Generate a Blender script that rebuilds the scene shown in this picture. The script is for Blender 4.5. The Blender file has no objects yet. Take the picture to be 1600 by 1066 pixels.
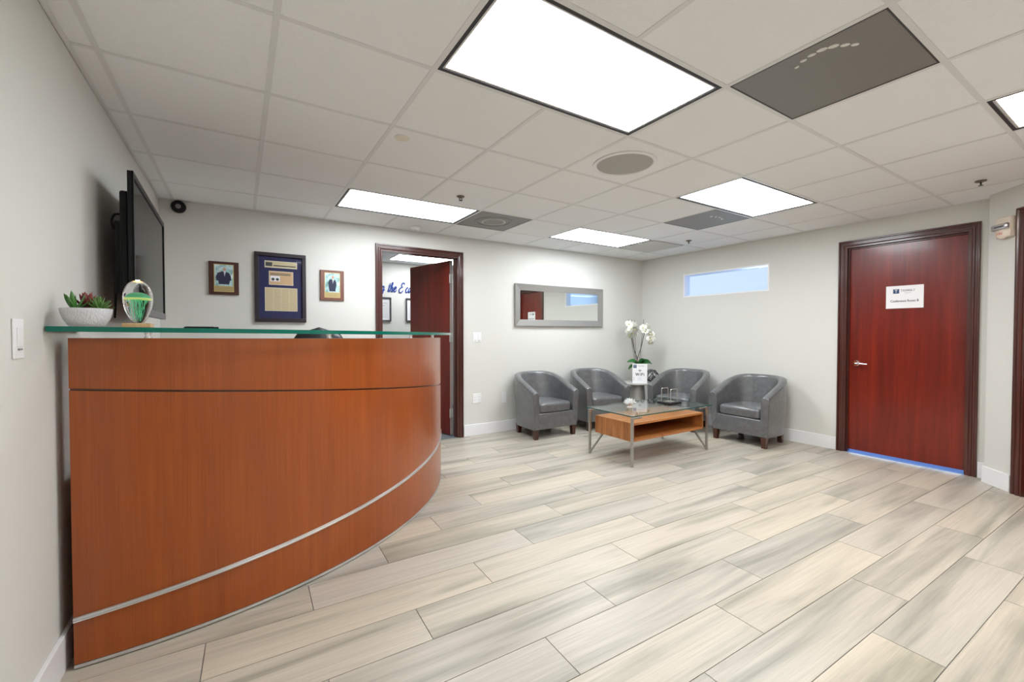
import bpy, bmesh, math, random
from mathutils import Vector, Matrix
random.seed(7)
SC = bpy.context.scene
COL = SC.collection
PI = math.pi
R = math.radians

# ------------------------------------------------------------------ camera, world, exposure
CAM_Z = 1.28
yaw, pitch = R(32.21), R(-1.096)
fw = Vector((math.sin(yaw)*math.cos(pitch), math.cos(yaw)*math.cos(pitch), math.sin(pitch)))
rt = Vector((math.cos(yaw), -math.sin(yaw), 0))
up = rt.cross(fw)
cd = bpy.data.cameras.new('camera')
cd.sensor_width = 36; cd.lens = 674.43/1600*36; cd.clip_start = .02
cam = bpy.data.objects.new('camera', cd); COL.objects.link(cam)
m3 = Matrix((rt, up, -fw)).transposed()
cam.matrix_world = Matrix.Translation((0, 0, CAM_Z)) @ m3.to_4x4()
SC.camera = cam

w = bpy.data.worlds.new('sky'); SC.world = w; w.use_nodes = True
w.node_tree.nodes['Background'].inputs[0].default_value = (.66, .81, 1, 1)
w.node_tree.nodes['Background'].inputs[1].default_value = 1.0

ld = bpy.data.lights.new('daylight', 'AREA')       # daylight entering the conference room's outside window
ld.shape = 'RECTANGLE'; ld.size = 1.4; ld.size_y = 5; ld.energy = 190; ld.color = (.5, .72, 1)
lo = bpy.data.objects.new('daylight', ld); COL.objects.link(lo)
lo.location = (9.6, 2.9, 1.05); lo.rotation_euler = (0, R(90), 0)

LAMP = 19.5                                          # strength of the ceiling panels
vs = SC.view_settings
vs.view_transform = 'Standard'; vs.look = 'None'; vs.gamma = 1; vs.use_curve_mapping = False
vs.exposure = 0.08
SC.cycles.use_denoising = True
SC.cycles.max_bounces = 14; SC.cycles.diffuse_bounces = 7; SC.cycles.glossy_bounces = 5
SC.cycles.transmission_bounces = 8; SC.cycles.transparent_max_bounces = 12
SC.cycles.sample_clamp_indirect = 8; SC.cycles.caustics_reflective = False; SC.cycles.caustics_refractive = False

# ------------------------------------------------------------------ materials
MATS = {}
def new_mat(name):
    m = bpy.data.materials.new(name); m.use_nodes = True; MATS[name] = m
    nt = m.node_tree; b = nt.nodes['Principled BSDF']
    return m, nt, b
def pm(name, col, rough=.5, metal=0, spec=.5, coat=0, coat_rough=.1, emit=None, emit_s=0, sheen=0):
    m, nt, b = new_mat(name)
    b.inputs['Base Color'].default_value = (*col, 1); b.inputs['Roughness'].default_value = rough
    b.inputs['Metallic'].default_value = metal; b.inputs['Specular IOR Level'].default_value = spec
    b.inputs['Coat Weight'].default_value = coat; b.inputs['Coat Roughness'].default_value = coat_rough
    if emit:
        b.inputs['Emission Color'].default_value = (*emit, 1); b.inputs['Emission Strength'].default_value = emit_s
    return m
def N(nt, t, **kw):
    n = nt.nodes.new(t)
    for k, v in kw.items():
        if k in n.inputs.keys() if hasattr(n.inputs, 'keys') else False: n.inputs[k].default_value = v
        else: setattr(n, k, v)
    return n
def ramp(nt, fac, stops):
    r = nt.nodes.new('ShaderNodeValToRGB'); e = r.color_ramp.elements
    while len(e) < len(stops): e.new(.5)
    for i, (p, c) in enumerate(stops): e[i].position = p; e[i].color = (*c, 1)
    nt.links.new(fac, r.inputs[0]); return r.outputs[0]
def mapped(nt, coord, scale, loc=(0, 0, 0), extra=None):
    tc = nt.nodes.new('ShaderNodeTexCoord'); mp = nt.nodes.new('ShaderNodeMapping')
    mp.inputs['Scale'].default_value = scale; mp.inputs['Location'].default_value = loc
    src = tc.outputs[coord]
    if extra is not None:
        a = nt.nodes.new('ShaderNodeVectorMath'); a.operation = 'ADD'
        nt.links.new(src, a.inputs[0]); nt.links.new(extra, a.inputs[1]); src = a.outputs[0]
    nt.links.new(src, mp.inputs['Vector']); return mp.outputs['Vector']
def noise(nt, vec, scale, detail=4, rough=.55, dist=0):
    n = nt.nodes.new('ShaderNodeTexNoise'); n.inputs['Scale'].default_value = scale
    n.inputs['Detail'].default_value = detail; n.inputs['Roughness'].default_value = rough
    n.inputs['Distortion'].default_value = dist
    nt.links.new(vec, n.inputs['Vector']); return n.outputs['Fac']
def mixc(nt, fac, a, b, mode='MIX'):
    n = nt.nodes.new('ShaderNodeMix'); n.data_type = 'RGBA'; n.blend_type = mode
    if isinstance(fac, float): n.inputs[0].default_value = fac
    else: nt.links.new(fac, n.inputs[0])
    for i, v in ((6, a), (7, b)):
        if isinstance(v, tuple): n.inputs[i].default_value = (*v, 1)
        else: nt.links.new(v, n.inputs[i])
    return n.outputs[2]
def bump(nt, b, h, strength=.1, dist=.01):
    n = nt.nodes.new('ShaderNodeBump'); n.inputs['Strength'].default_value = strength
    n.inputs['Distance'].default_value = dist
    nt.links.new(h, n.inputs['Height']); nt.links.new(n.outputs[0], b.inputs['Normal'])
def rand_vec(nt, k=50):
    oi = nt.nodes.new('ShaderNodeObjectInfo'); cx = nt.nodes.new('ShaderNodeCombineXYZ')
    m1 = nt.nodes.new('ShaderNodeMath'); m1.operation = 'MULTIPLY'; m1.inputs[1].default_value = k
    m2 = nt.nodes.new('ShaderNodeMath'); m2.operation = 'MULTIPLY'; m2.inputs[1].default_value = k*1.7
    nt.links.new(oi.outputs['Random'], m1.inputs[0]); nt.links.new(oi.outputs['Random'], m2.inputs[0])
    nt.links.new(m1.outputs[0], cx.inputs[0]); nt.links.new(m2.outputs[0], cx.inputs[1]); nt.links.new(m1.outputs[0], cx.inputs[2])
    return cx.outputs[0], oi.outputs['Random']

def wall_paint(name, col):
    m, nt, b = new_mat(name)
    n = noise(nt, mapped(nt, 'Object', (1, 1, 1)), 180, 3)
    b.inputs['Base Color'].default_value = (*col, 1); b.inputs['Roughness'].default_value = .55
    b.inputs['Specular IOR Level'].default_value = .3
    bump(nt, b, n, .06, .002)
wall_paint('wall', (.66, .655, .62))
wall_paint('wall_far', (.7, .69, .65))
pm('trim_white', (.8, .8, .82), .35)
pm('slab', (.5, .5, .48), .8)
# ceiling tile: fine fissured
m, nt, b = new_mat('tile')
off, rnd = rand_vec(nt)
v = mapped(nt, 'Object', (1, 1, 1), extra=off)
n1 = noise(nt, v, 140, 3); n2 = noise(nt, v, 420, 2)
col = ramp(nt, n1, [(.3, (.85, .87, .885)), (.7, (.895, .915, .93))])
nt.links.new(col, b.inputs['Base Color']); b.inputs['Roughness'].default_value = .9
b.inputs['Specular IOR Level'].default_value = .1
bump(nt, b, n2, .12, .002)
pm('tee', (.75, .765, .775), .5)
pm('plenum', (.1, .1, .1), .9)
# floor planks
m, nt, b = new_mat('plank')
off, rnd = rand_vec(nt, 37)
v = mapped(nt, 'Object', (.42, 5.0, 1), extra=off)
big = noise(nt, v, 1.5, 4, .5, .7)
v2 = mapped(nt, 'Object', (1.3, 95, 1), extra=off)
fine = noise(nt, v2, 2.0, 6, .7, .5)
v3 = mapped(nt, 'Object', (.8, 22, 1), extra=off)
mid = noise(nt, v3, 1.8, 5, .6, 1.4)
c1 = ramp(nt, big, [(.32, (.30, .282, .235)), (.43, (.415, .382, .322)), (.54, (.525, .475, .405)), (.75, (.565, .51, .435))])
c2 = ramp(nt, mid, [(.3, (.82, .82, .80)), (.6, (1, 1, 1))])
c3 = ramp(nt, fine, [(.3, (.84, .83, .815)), (.62, (1, 1, 1))])
c = mixc(nt, .8, c1, c2, 'MULTIPLY'); c = mixc(nt, .8, c, c3, 'MULTIPLY')
hs = nt.nodes.new('ShaderNodeHueSaturation'); mr = nt.nodes.new('ShaderNodeMapRange')
mr.inputs[3].default_value = .93; mr.inputs[4].default_value = 1.07
nt.links.new(rnd, mr.inputs[0]); nt.links.new(mr.outputs[0], hs.inputs['Value']); nt.links.new(c, hs.inputs['Color'])
mr2 = nt.nodes.new('ShaderNodeMapRange'); mr2.inputs[3].default_value = .85; mr2.inputs[4].default_value = 1.2
nt.links.new(rnd, mr2.inputs[0]); nt.links.new(mr2.outputs[0], hs.inputs['Saturation'])
nt.links.new(hs.outputs[0], b.inputs['Base Color'])
b.inputs['Roughness'].default_value = .36; b.inputs['Specular IOR Level'].default_value = .45
bump(nt, b, fine, .08, .002)
pm('grout', (.2, .19, .18), .8)
pm('floor_daylight_blue', (.12, .24, .58), .9)  # blue daylight painted into the colour of the conference room floor
pm('carpet', (.16, .18, .2), .95)

def veneer(name, dark, light, coord='UV', scale=(14, .55, 1), rough=.28, coat=.35, fine_scale=(160, 2.2, 1), blot=None, coat_rough=.12):
    m, nt, b = new_mat(name)
    a = noise(nt, mapped(nt, coord, scale), 1.6, 5, .6, .5)
    f = noise(nt, mapped(nt, coord, fine_scale), 1.2, 4, .6, .1)
    g = noise(nt, mapped(nt, coord, (1.3, 1.1, 1.3)), 1.5, 3, .5)
    c1 = ramp(nt, a, [(.3, dark), (.7, light)])
    c2 = ramp(nt, f, [(.33, (.74, .72, .70)), (.62, (1, 1, 1))])
    c3 = ramp(nt, g, [(.3, (.85, .83, .8)), (.7, (1.0, 1.0, 1.0))])
    c = mixc(nt, .8, c1, c2, 'MULTIPLY'); c = mixc(nt, .8, c, c3, 'MULTIPLY')
    nt.links.new(c, b.inputs['Base Color'])
    b.inputs['Roughness'].default_value = rough; b.inputs['Coat Weight'].default_value = coat
    b.inputs['Coat Roughness'].default_value = coat_rough
    bump(nt, b, f, .05, .001)
veneer('cherry', (.30, .062, .006), (.39, .086, .009), fine_scale=(230, 2.0, 1), coat=.2)
veneer('cherry_dark', (.10, .028, .008), (.16, .045, .012))
veneer('mahogany', (.12, .0055, .0015), (.25, .016, .003), 'Object', (9, 9, .5), .3, .3, (120, 120, 2))
veneer('mahogany_trim', (.05, .012, .009), (.10, .022, .014), 'Object', (40, 40, 1), .3, .4, (160, 160, 3))
veneer('walnut_leg', (.045, .012, .006), (.085, .022, .01), 'Object', (30, 30, 2), .3, .4)
veneer('oak', (.36, .12, .03), (.60, .25, .075), 'Object', (1.2, 14, 14), .4, .1, (5, 120, 120))
veneer('oak_side', (.28, .09, .02), (.58, .24, .075), 'Object', (14, 14, 1.0), .4, .1, (110, 110, 3))
veneer('plaque_wood', (.045, .011, .008), (.085, .02, .013), 'Object', (60, 60, 4), .3, .4)
veneer('plaque_wood_light', (.15, .05, .03), (.24, .085, .055), 'Object', (60, 60, 4), .3, .3)
veneer('pale_wood', (.55, .36, .17), (.75, .52, .28), 'Object', (6, 40, 40), .45, .1)
# leather
m, nt, b = new_mat('leather')
v = mapped(nt, 'Object', (1, 1, 1))
a = noise(nt, v, 16, 6, .65, .8); f = noise(nt, v, 160, 3)
c = ramp(nt, a, [(.3, (.085, .087, .091)), (.5, (.108, .110, .114)), (.72, (.142, .144, .148))])
nt.links.new(c, b.inputs['Base Color']); b.inputs['Roughness'].default_value = .32
b.inputs['Specular IOR Level'].default_value = .6; b.inputs['Coat Weight'].default_value = .65; b.inputs['Coat Roughness'].default_value = .13
bump(nt, b, f, .12, .002)
pm('seam', (.11, .112, .116), .3)
pm('black_leather', (.012, .012, .014), .35)
pm('steel', (.62, .6, .57), .28, 1)
pm('brushed', (.5, .485, .46), .38, 1)
pm('aluminium', (.74, .74, .75), .3, .85)
pm('chrome', (.86, .87, .9), .1, 1)
pm('satin_silver', (.30, .29, .275), .42, .35)
pm('bronze', (.16, .13, .11), .4, .4)
pm('door_edge', (.33, .28, .26), .6)
pm('pedestal_silver', (.55, .54, .51), .35, .25)
pm('hinge_metal', (.6, .58, .53), .42, .5)
pm('black_plastic', (.006, .006, .007), .45, 0, .25)
pm('black_gloss', (.004, .004, .005), .3, 0, .15)
pm('screen', (.012, .012, .013), .1, 0, .03)
pm('grey_bezel', (.12, .12, .123), .35, 0, .3)
pm('dark_grey', (.05, .05, .055), .5)
pm('white_plastic', (.82, .82, .83), .35)
pm('cream_plastic', (.78, .68, .58), .45)
pm('slot', (.25, .25, .25), .6)
pm('ceramic', (.66, .66, .68), .5)
pm('soil', (.05, .035, .025), .95)
pm('paper', (.86, .86, .88), .6)
pm('ink', (.08, .08, .1), .6)
pm('ink_grey', (.33, .34, .38), .6)
pm('ink_pale', (.55, .56, .6), .6)
pm('navy', (.02, .065, .16), .5)
pm('letter_blue', (.02, .06, .30), .5)
pm('frame_dark', (.022, .014, .022), .3)
pm('mat_blue', (.02, .022, .085), .8)
pm('gold', (.62, .47, .2), .35, .5)
pm('gold_dim', (.45, .35, .16), .45, .3)
pm('skin', (.55, .36, .28), .6)
pm('suit', (.02, .022, .06), .6)
pm('shirt', (.8, .8, .85), .6)
pm('tie', (.3, .3, .42), .6)
pm('red_ink', (.7, .18, .12), .6)
pm('lens', (.55, .55, .57), .12, .6)
pm('light_frame', (.72, .72, .72), .4)
pm('light_gap', (.02, .02, .025), .5)
for nm, colr, k in (('lamp', (.90, .96, 1), 1), ('lamp_warm', (1, .90, .78), 1.05), ('lamp_far', (.92, .97, 1), .6)):
    pm(nm, (.9, .9, .9), .5, emit=colr, emit_s=LAMP*k)
pm('clip_dark', (.04, .05, .05), .6)
pm('tape', (.82, .8, .66), .5)
# photograph backdrop
m, nt, b = new_mat('photo_bg')
a = noise(nt, mapped(nt, 'Object', (1, 1, 1)), 24, 3, .5, .5)
nt.links.new(ramp(nt, a, [(.3, (.10, .22, .18)), (.45, (.33, .55, .56)), (.6, (.6, .74, .75)), (.75, (.8, .85, .85))]), b.inputs['Base Color'])
# newsprint: print lines
def newsprint(name, paper_c, ink_c, lines):
    m, nt, b = new_mat(name)
    v = mapped(nt, 'Object', (1, 1, 1))
    wv = nt.nodes.new('ShaderNodeTexWave'); wv.bands_direction = 'Z'; wv.inputs['Scale'].default_value = lines
    wv.inputs['Distortion'].default_value = 0
    nt.links.new(v, wv.inputs['Vector'])
    n = noise(nt, mapped(nt, 'Object', (220, 1, 60)), 1, 2)
    mu = nt.nodes.new('ShaderNodeMath'); mu.operation = 'MULTIPLY'
    nt.links.new(wv.outputs['Fac'], mu.inputs[0]); nt.links.new(n, mu.inputs[1])
    nt.links.new(ramp(nt, mu.outputs[0], [(.15, paper_c), (.55, ink_c)]), b.inputs['Base Color'])
    b.inputs['Roughness'].default_value = .6
newsprint('newsprint', (.64, .52, .33), (.34, .27, .16), 60)
newsprint('newsprint_orange', (.68, .46, .26), (.42, .27, .15), 60)
newsprint('newsprint_head', (.66, .57, .36), (.40, .36, .22), 30)
newsprint('certificate', (.8, .8, .8), (.55, .55, .58), 24)
pm('news_white', (.75, .7, .58), .6)
# perforated grille
m, nt, b = new_mat('perforated')
v = mapped(nt, 'Object', (1, 1, 1))
def dots(axis):
    wv = nt.nodes.new('ShaderNodeTexWave'); wv.bands_direction = axis; wv.inputs['Scale'].default_value = 75
    nt.links.new(v, wv.inputs['Vector']); return wv.outputs['Fac']
mx = nt.nodes.new('ShaderNodeMath'); mx.operation = 'MAXIMUM'
nt.links.new(dots('X'), mx.inputs[0]); nt.links.new(dots('Y'), mx.inputs[1])
nt.links.new(ramp(nt, mx.outputs[0], [(.4, (.04, .04, .04)), (.9, (.33, .325, .315))]), b.inputs['Base Color'])
b.inputs['Roughness'].default_value = .5
pm('vent_white', (.6, .59, .56), .5)
pm('vent_ring', (.2, .2, .19), .5)
pm('painted_glint', (.75, .75, .72), .5)  # pale colour painting the bright spots that show through grille holes
pm('speaker_mesh', (.42, .42, .40), .7)
def thin_glass(name, tint, ior=1.5):
    m = bpy.data.materials.new(name); m.use_nodes = True; MATS[name] = m; nt = m.node_tree; nt.nodes.clear()
    out = nt.nodes.new('ShaderNodeOutputMaterial'); mx = nt.nodes.new('ShaderNodeMixShader')
    tr = nt.nodes.new('ShaderNodeBsdfTransparent'); gl = nt.nodes.new('ShaderNodeBsdfGlossy')
    tr.inputs[0].default_value = (*tint, 1); gl.inputs['Roughness'].default_value = .01
    fr = nt.nodes.new('ShaderNodeFresnel'); ge = nt.nodes.new('ShaderNodeNewGeometry')
    mr = nt.nodes.new('ShaderNodeMapRange'); mr.inputs[3].default_value = ior; mr.inputs[4].default_value = 1/ior
    nt.links.new(ge.outputs['Backfacing'], mr.inputs[0]); nt.links.new(mr.outputs[0], fr.inputs[0])
    nt.links.new(fr.outputs[0], mx.inputs[0]); nt.links.new(tr.outputs[0], mx.inputs[1]); nt.links.new(gl.outputs[0], mx.inputs[2])
    nt.links.new(mx.outputs[0], out.inputs[0])
thin_glass('glass', (.95, .98, .965))
thin_glass('pane_glass', (.97, .985, 1), 1.3)
thin_glass('frame_glass', (.99, .99, .99), 1.1)
pm('glass_edge', (.0, .13, .09), .15, 0, .4)
pm('glass_edge_dark', (.02, .09, .07), .1, 0, .6)
m, nt, b = new_mat('egg_glass')
b.inputs['Base Color'].default_value = (1, 1, 1, 1); b.inputs['Roughness'].default_value = .0
b.inputs['Transmission Weight'].default_value = 1; b.inputs['IOR'].default_value = 1.18
pm('mirror', (.88, .92, .90), .01, 1)
pm('jelly', (.12, .62, .32), .4, emit=(.2, .8, .4), emit_s=.28)
pm('jelly_rim', (.55, .7, .25), .4, emit=(.75, .85, .25), emit_s=.6)
pm('glow_cap', (.9, .7, .4), .4, emit=(1, .62, .25), emit_s=1.6)
pm('leaf_green', (.055, .19, .03), .4)
pm('leaf_spiky', (.11, .24, .05), .45)
pm('leaf_red', (.2, .02, .022), .45)
pm('orchid_leaf', (.03, .17, .04), .3)
pm('stem', (.05, .035, .02), .6)
pm('stake', (.07, .06, .055), .6)
pm('petal', (.84, .84, .78), .5)
pm('lip', (.65, .6, .3), .5)
pm('lotus', (.82, .84, .84), .25)
pm('moss', (.35, .25, .12), .9)
# textured bowl
m, nt, b = new_mat('bowl')
vo = nt.nodes.new('ShaderNodeTexVoronoi'); vo.inputs['Scale'].default_value = 1
nt.links.new(mapped(nt, 'Object', (170, 170, 75)), vo.inputs['Vector'])
b.inputs['Base Color'].default_value = (.62, .62, .65, 1); b.inputs['Roughness'].default_value = .6
bump(nt, b, vo.outputs['Distance'], .5, .004)

# ------------------------------------------------------------------ geometry helpers
def box(bm, x0, x1, y0, y1, z0, z1, bev=0, seg=2, mi=0):
    vs_ = [bm.verts.new(p) for p in ((x0,y0,z0),(x1,y0,z0),(x1,y1,z0),(x0,y1,z0),(x0,y0,z1),(x1,y0,z1),(x1,y1,z1),(x0,y1,z1))]
    fs = [bm.faces.new([vs_[i] for i in f]) for f in ((3,2,1,0),(4,5,6,7),(0,1,5,4),(1,2,6,5),(2,3,7,6),(3,0,4,7))]
    for f in fs: f.material_index = mi
    if bev:
        es = list({e for f in fs for e in f.edges})
        bmesh.ops.bevel(bm, geom=es, offset=bev, segments=seg, affect='EDGES', profile=.5)
def tube(bm, pts, r, seg=8, cap=True):
    pts = [Vector(p) for p in pts]; rings = []
    rs = r if isinstance(r, (list, tuple)) else [r]*len(pts)
    prev = None
    for i, p in enumerate(pts):
        t = (pts[min(i+1, len(pts)-1)]-pts[max(i-1, 0)]).normalized()
        a = t.orthogonal().normalized() if prev is None else (prev-t*prev.dot(t)).normalized()
        prev = a; bb = t.cross(a)
        rings.append([bm.verts.new(p+(a*math.cos(2*PI*k/seg)+bb*math.sin(2*PI*k/seg))*rs[i]) for k in range(seg)])
    for i in range(len(rings)-1):
        for k in range(seg):
            bm.faces.new((rings[i][k], rings[i][(k+1)%seg], rings[i+1][(k+1)%seg], rings[i+1][k]))
    if cap: bm.faces.new(rings[0][::-1]); bm.faces.new(rings[-1])
def lathe(bm, prof, seg=32, c=(0, 0, 0), axis='Z', mi=0):
    c = Vector(c); rings = []
    def P(r, h, a):
        x, y = r*math.cos(a), r*math.sin(a)
        return c+(Vector((x, y, h)) if axis == 'Z' else Vector((h, x, y)) if axis == 'X' else Vector((y, h, x)))
    for r, h in prof:
        if r < 1e-6: rings.append([bm.verts.new(P(0, h, 0))])
        else: rings.append([bm.verts.new(P(r, h, 2*PI*k/seg)) for k in range(seg)])
    for i in range(len(rings)-1):
        A, B = rings[i], rings[i+1]
        for k in range(seg):
            q = [A[k % len(A)], A[(k+1) % len(A)], B[(k+1) % len(B)], B[k % len(B)]]
            u = []
            for vv in q:
                if vv not in u: u.append(vv)
            if len(u) > 2:
                try: bm.faces.new(u).material_index = mi
                except ValueError: pass
def prism(bm, poly, z0, z1, mi=0, mi_side=None):
    a = [bm.verts.new((x, y, z0)) for x, y in poly]; b_ = [bm.verts.new((x, y, z1)) for x, y in poly]
    n = len(poly)
    bm.faces.new(a[::-1]).material_index = mi; bm.faces.new(b_).material_index = mi
    for i in range(n):
        bm.faces.new((a[i], a[(i+1)%n], b_[(i+1)%n], b_[i])).material_index = mi if mi_side is None else mi_side
def catmull(pts, n=6):
    out = []; P = [Vector(p) for p in pts]; P = [P[0]*2-P[1]]+P+[P[-1]*2-P[-2]]
    for i in range(1, len(P)-2):
        for k in range(n):
            t = k/n; a, b_, c, d = P[i-1], P[i], P[i+1], P[i+2]
            out.append(.5*((2*b_)+(c-a)*t+(2*a-5*b_+4*c-d)*t*t+(3*b_-a-3*c+d)*t**3))
    out.append(P[-2]); return out
def obj(name, bm, mat, parent=None, loc=(0, 0, 0), rot=(0, 0, 0), smooth=None):
    if isinstance(bm, bmesh.types.BMesh):
        bmesh.ops.recalc_face_normals(bm, faces=bm.faces)
        me = bpy.data.meshes.new(name); bm.to_mesh(me); bm.free()
        for mn in ([mat] if isinstance(mat, str) else mat): me.materials.append(MATS[mn])
        if smooth is not None:
            me.polygons.foreach_set('use_smooth', [True]*len(me.polygons)); me.set_sharp_from_angle(angle=R(smooth))
    else: me = bm
    o = bpy.data.objects.new(name, me); COL.objects.link(o)
    o.location = loc; o.rotation_euler = rot
    if parent: o.parent = parent
    return o
def tag(o, label, cat, group=None, kind=None):
    o['label'] = label; o['category'] = cat
    if group: o['group'] = group
    if kind: o['kind'] = kind
    return o
def thing(name, label, cat, loc=(0, 0, 0), rotz=0, group=None, kind=None):
    o = bpy.data.objects.new(name, None); COL.objects.link(o); o.empty_display_size = .1
    o.location = loc; o.rotation_euler = (0, 0, rotz)
    return tag(o, label, cat, group, kind)
def bx(name, mat, parent, *dims, bev=0, smooth=None, seg=2):
    bm = bmesh.new(); box(bm, *dims, bev=bev, seg=seg); return obj(name, bm, mat, parent, smooth=smooth)
def lath(name, mat, parent, prof, seg=32, c=(0, 0, 0), axis='Z', smooth=40):
    bm = bmesh.new(); lathe(bm, prof, seg, c, axis); return obj(name, bm, mat, parent, smooth=smooth)
def tub(name, mat, parent, pts, r, seg=8):
    bm = bmesh.new(); tube(bm, pts, r, seg); return obj(name, bm, mat, parent, smooth=50)
def dup(root, loc, rotz, label=None, group=None):
    r = root.copy(); COL.objects.link(r); r.location = loc; r.rotation_euler = (0, 0, rotz)
    if label: r['label'] = label
    if group: r['group'] = group
    for ch in list(root.children):
        c = ch.copy(); COL.objects.link(c); c.parent = r
        for g in list(ch.children):
            d = g.copy(); COL.objects.link(d); d.parent = c
    return r
def text(name, body, size, mat, parent, loc, rot, align='CENTER', depth=.0006, spacing=1.0, width=None, bold=0):
    cu = bpy.data.curves.new(name, 'FONT'); cu.body = body; cu.size = size; cu.align_x = align; cu.align_y = 'CENTER'
    cu.extrude = depth; cu.space_character = spacing; cu.resolution_u = 3; cu.offset = bold
    t = bpy.data.objects.new(name, cu); COL.objects.link(t)
    bpy.context.view_layer.update()
    me = bpy.data.meshes.new_from_object(t.evaluated_get(bpy.context.evaluated_depsgraph_get()))
    COL.objects.unlink(t); bpy.data.objects.remove(t)
    me.materials.clear(); me.materials.append(MATS[mat])
    if width:
        xs = [v.co.x for v in me.vertices]; k = width/(max(xs)-min(xs))
        for v in me.vertices: v.co.x *= k
    o = bpy.data.objects.new(name, me); COL.objects.link(o); o.parent = parent; o.location = loc; o.rotation_euler = rot
    return o
FACE_Y = (R(90), 0, 0)             # reads from -Y
FACE_X = (R(90), 0, R(-90))        # reads from -X

# ------------------------------------------------------------------ the room
XL, XR, YB, YF, ZC = -.585, 5.51, 4.79, -2.6, 2.44
WT = .12
T2 = .6096
def struct(name, bm, mat, label, cat, **k):
    return tag(obj(name, bm, mat, **k), label, cat, kind='structure')
bm = bmesh.new(); box(bm, XL, XR, YF, YB, -.08, -.004)
floor = struct('floor', bm, 'grout', 'wood-look porcelain plank floor with thin grey grout lines', 'floor')
# planks
ANG = R(-1.3); PW, PL, GAP = .2305, 1.2195, .0035
org = Vector((1.066, 1.2095))
ex = Vector((math.cos(ANG), math.sin(ANG))); ey = Vector((-math.sin(ANG), math.cos(ANG)))
def clip(poly, x0, x1, y0, y1):
    for ax, val, keep in ((0, x0, 1), (0, x1, -1), (1, y0, 1), (1, y1, -1)):
        out = []
        for i in range(len(poly)):
            a, b_ = poly[i-1], poly[i]; da, db = (a[ax]-val)*keep, (b_[ax]-val)*keep
            if (da >= 0) != (db >= 0):
                t = da/(da-db); out.append(a+(b_-a)*t)
            if db >= 0: out.append(b_)
        poly = out
        if not poly: return poly
    return poly
full_me = None
for k in range(-19, 18):
    s = (.4065*k) % PL
    for j in range(-4, 6):
        u0 = s-PL*2+j*PL; v0 = k*PW
        loc4 = [(u0+GAP/2, v0+GAP/2), (u0+PL-GAP/2, v0+GAP/2), (u0+PL-GAP/2, v0+PW-GAP/2), (u0+GAP/2, v0+PW-GAP/2)]
        wpoly = [org+ex*a+ey*b_ for a, b_ in loc4]
        cl = clip(wpoly, XL+.002, XR-.002, -1.6, YB-.002)
        if len(cl) < 3: continue
        area = abs(sum(cl[i-1].x*cl[i].y-cl[i].x*cl[i-1].y for i in range(len(cl))))/2
        if area < .004: continue
        cen = org+ex*(u0+PL/2)+ey*(v0+PW/2)
        isfull = area > (PL-GAP)*(PW-GAP)*.9999
        if isfull and full_me: me = full_me
        else:
            bm = bmesh.new()
            lp = [((p-cen).dot(ex), (p-cen).dot(ey)) for p in cl]
            prism(bm, lp, -.0035, 0)
            bmesh.ops.recalc_face_normals(bm, faces=bm.faces)
            me = bpy.data.meshes.new('floor_plank'); bm.to_mesh(me); bm.free(); me.materials.append(MATS['plank'])
            if isfull: full_me = me
        obj('floor_plank', me, None, floor, (cen.x, cen.y, 0), (0, 0, ANG))

# walls ------------------------------------------------------------
bm = bmesh.new(); box(bm, XL-WT, XL, YF, YB+WT, -.05, 2.6)
struct('wall_left', bm, 'wall', 'pale grey painted wall carrying the television', 'wall')
D1 = (1.312, 2.25, 2.198)          # doorway in the back wall: x0, x1, head
bm = bmesh.new()
box(bm, XL, D1[0], YB, YB+WT, -.05, 2.6); box(bm, D1[1], XR+WT, YB, YB+WT, -.05, 2.6); box(bm, D1[0], D1[1], YB, YB+WT, D1[2], 2.6)
struct('wall_back', bm, 'wall', 'pale grey painted wall carrying the mirror and framed clippings', 'wall')
D2 = (1.08, 2.027, 2.2)          # doorway in the right wall: y0, y1, head
W1 = (2.815, 4.025, 1.795, 2.132)   # clerestory window: y0, y1, z0, z1
bm = bmesh.new()
box(bm, XR, XR+WT, .955, D2[0], -.05, 2.6); box(bm, XR, XR+WT, D2[0], D2[1], D2[2], 2.6)
box(bm, XR, XR+WT, D2[1], W1[0], -.05, 2.6); box(bm, XR, XR+WT, W1[1], YB, -.05, 2.6)
box(bm, XR, XR+WT, W1[0], W1[1], -.05, W1[2]); box(bm, XR, XR+WT, W1[0], W1[1], W1[3], 2.6)
struct('wall_right', bm, 'wall', 'pale grey painted wall with the clerestory window', 'wall')
# angled corner wall, 45 degrees, local x runs along it towards the camera side
AC = Vector((5.385, .955)); ad = Vector((-1, -1)).normalized(); an = Vector((1, -1)).normalized()
ADL, ADW, ADH = .33, .95, 2.2      # door offset along wall, opening width, head
aw = thing('wall_corner', 'short angled grey wall between two dark doors', 'wall', (AC.x, AC.y, 0), R(225), kind='structure')
# local frame: +x along ad, +y = rotated -> faces ( 1,-1) ; room side is -y
bm = bmesh.new(); box(bm, 0, ADL, 0, .1, -.05, 2.6); box(bm, ADL+ADW, 1.68, 0, .1, -.05, 2.6); box(bm, ADL, ADL+ADW, 0, .1, ADH, 2.6)
obj('wall_face', bm, 'wall', aw)
bm = bmesh.new(); box(bm, XR-.12, XR+WT, .87, .955, -.05, 2.6); obj('wall_return', bm, 'wall', aw).matrix_parent_inverse = Matrix.LocRotScale(aw.location, aw.rotation_euler, None).inverted()
bm = bmesh.new(); box(bm, 4.2, 4.32, YF, -.2, -.05, 2.6)
struct('wall_side', bm, 'wall', 'pale grey wall running away from the angled corner', 'wall')
bm = bmesh.new(); box(bm, XL-WT, 4.32, YF-WT, YF, -.05, 2.6)
struct('wall_front', bm, 'wall', 'plain pale grey wall opposite the mirror wall', 'wall')

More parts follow.
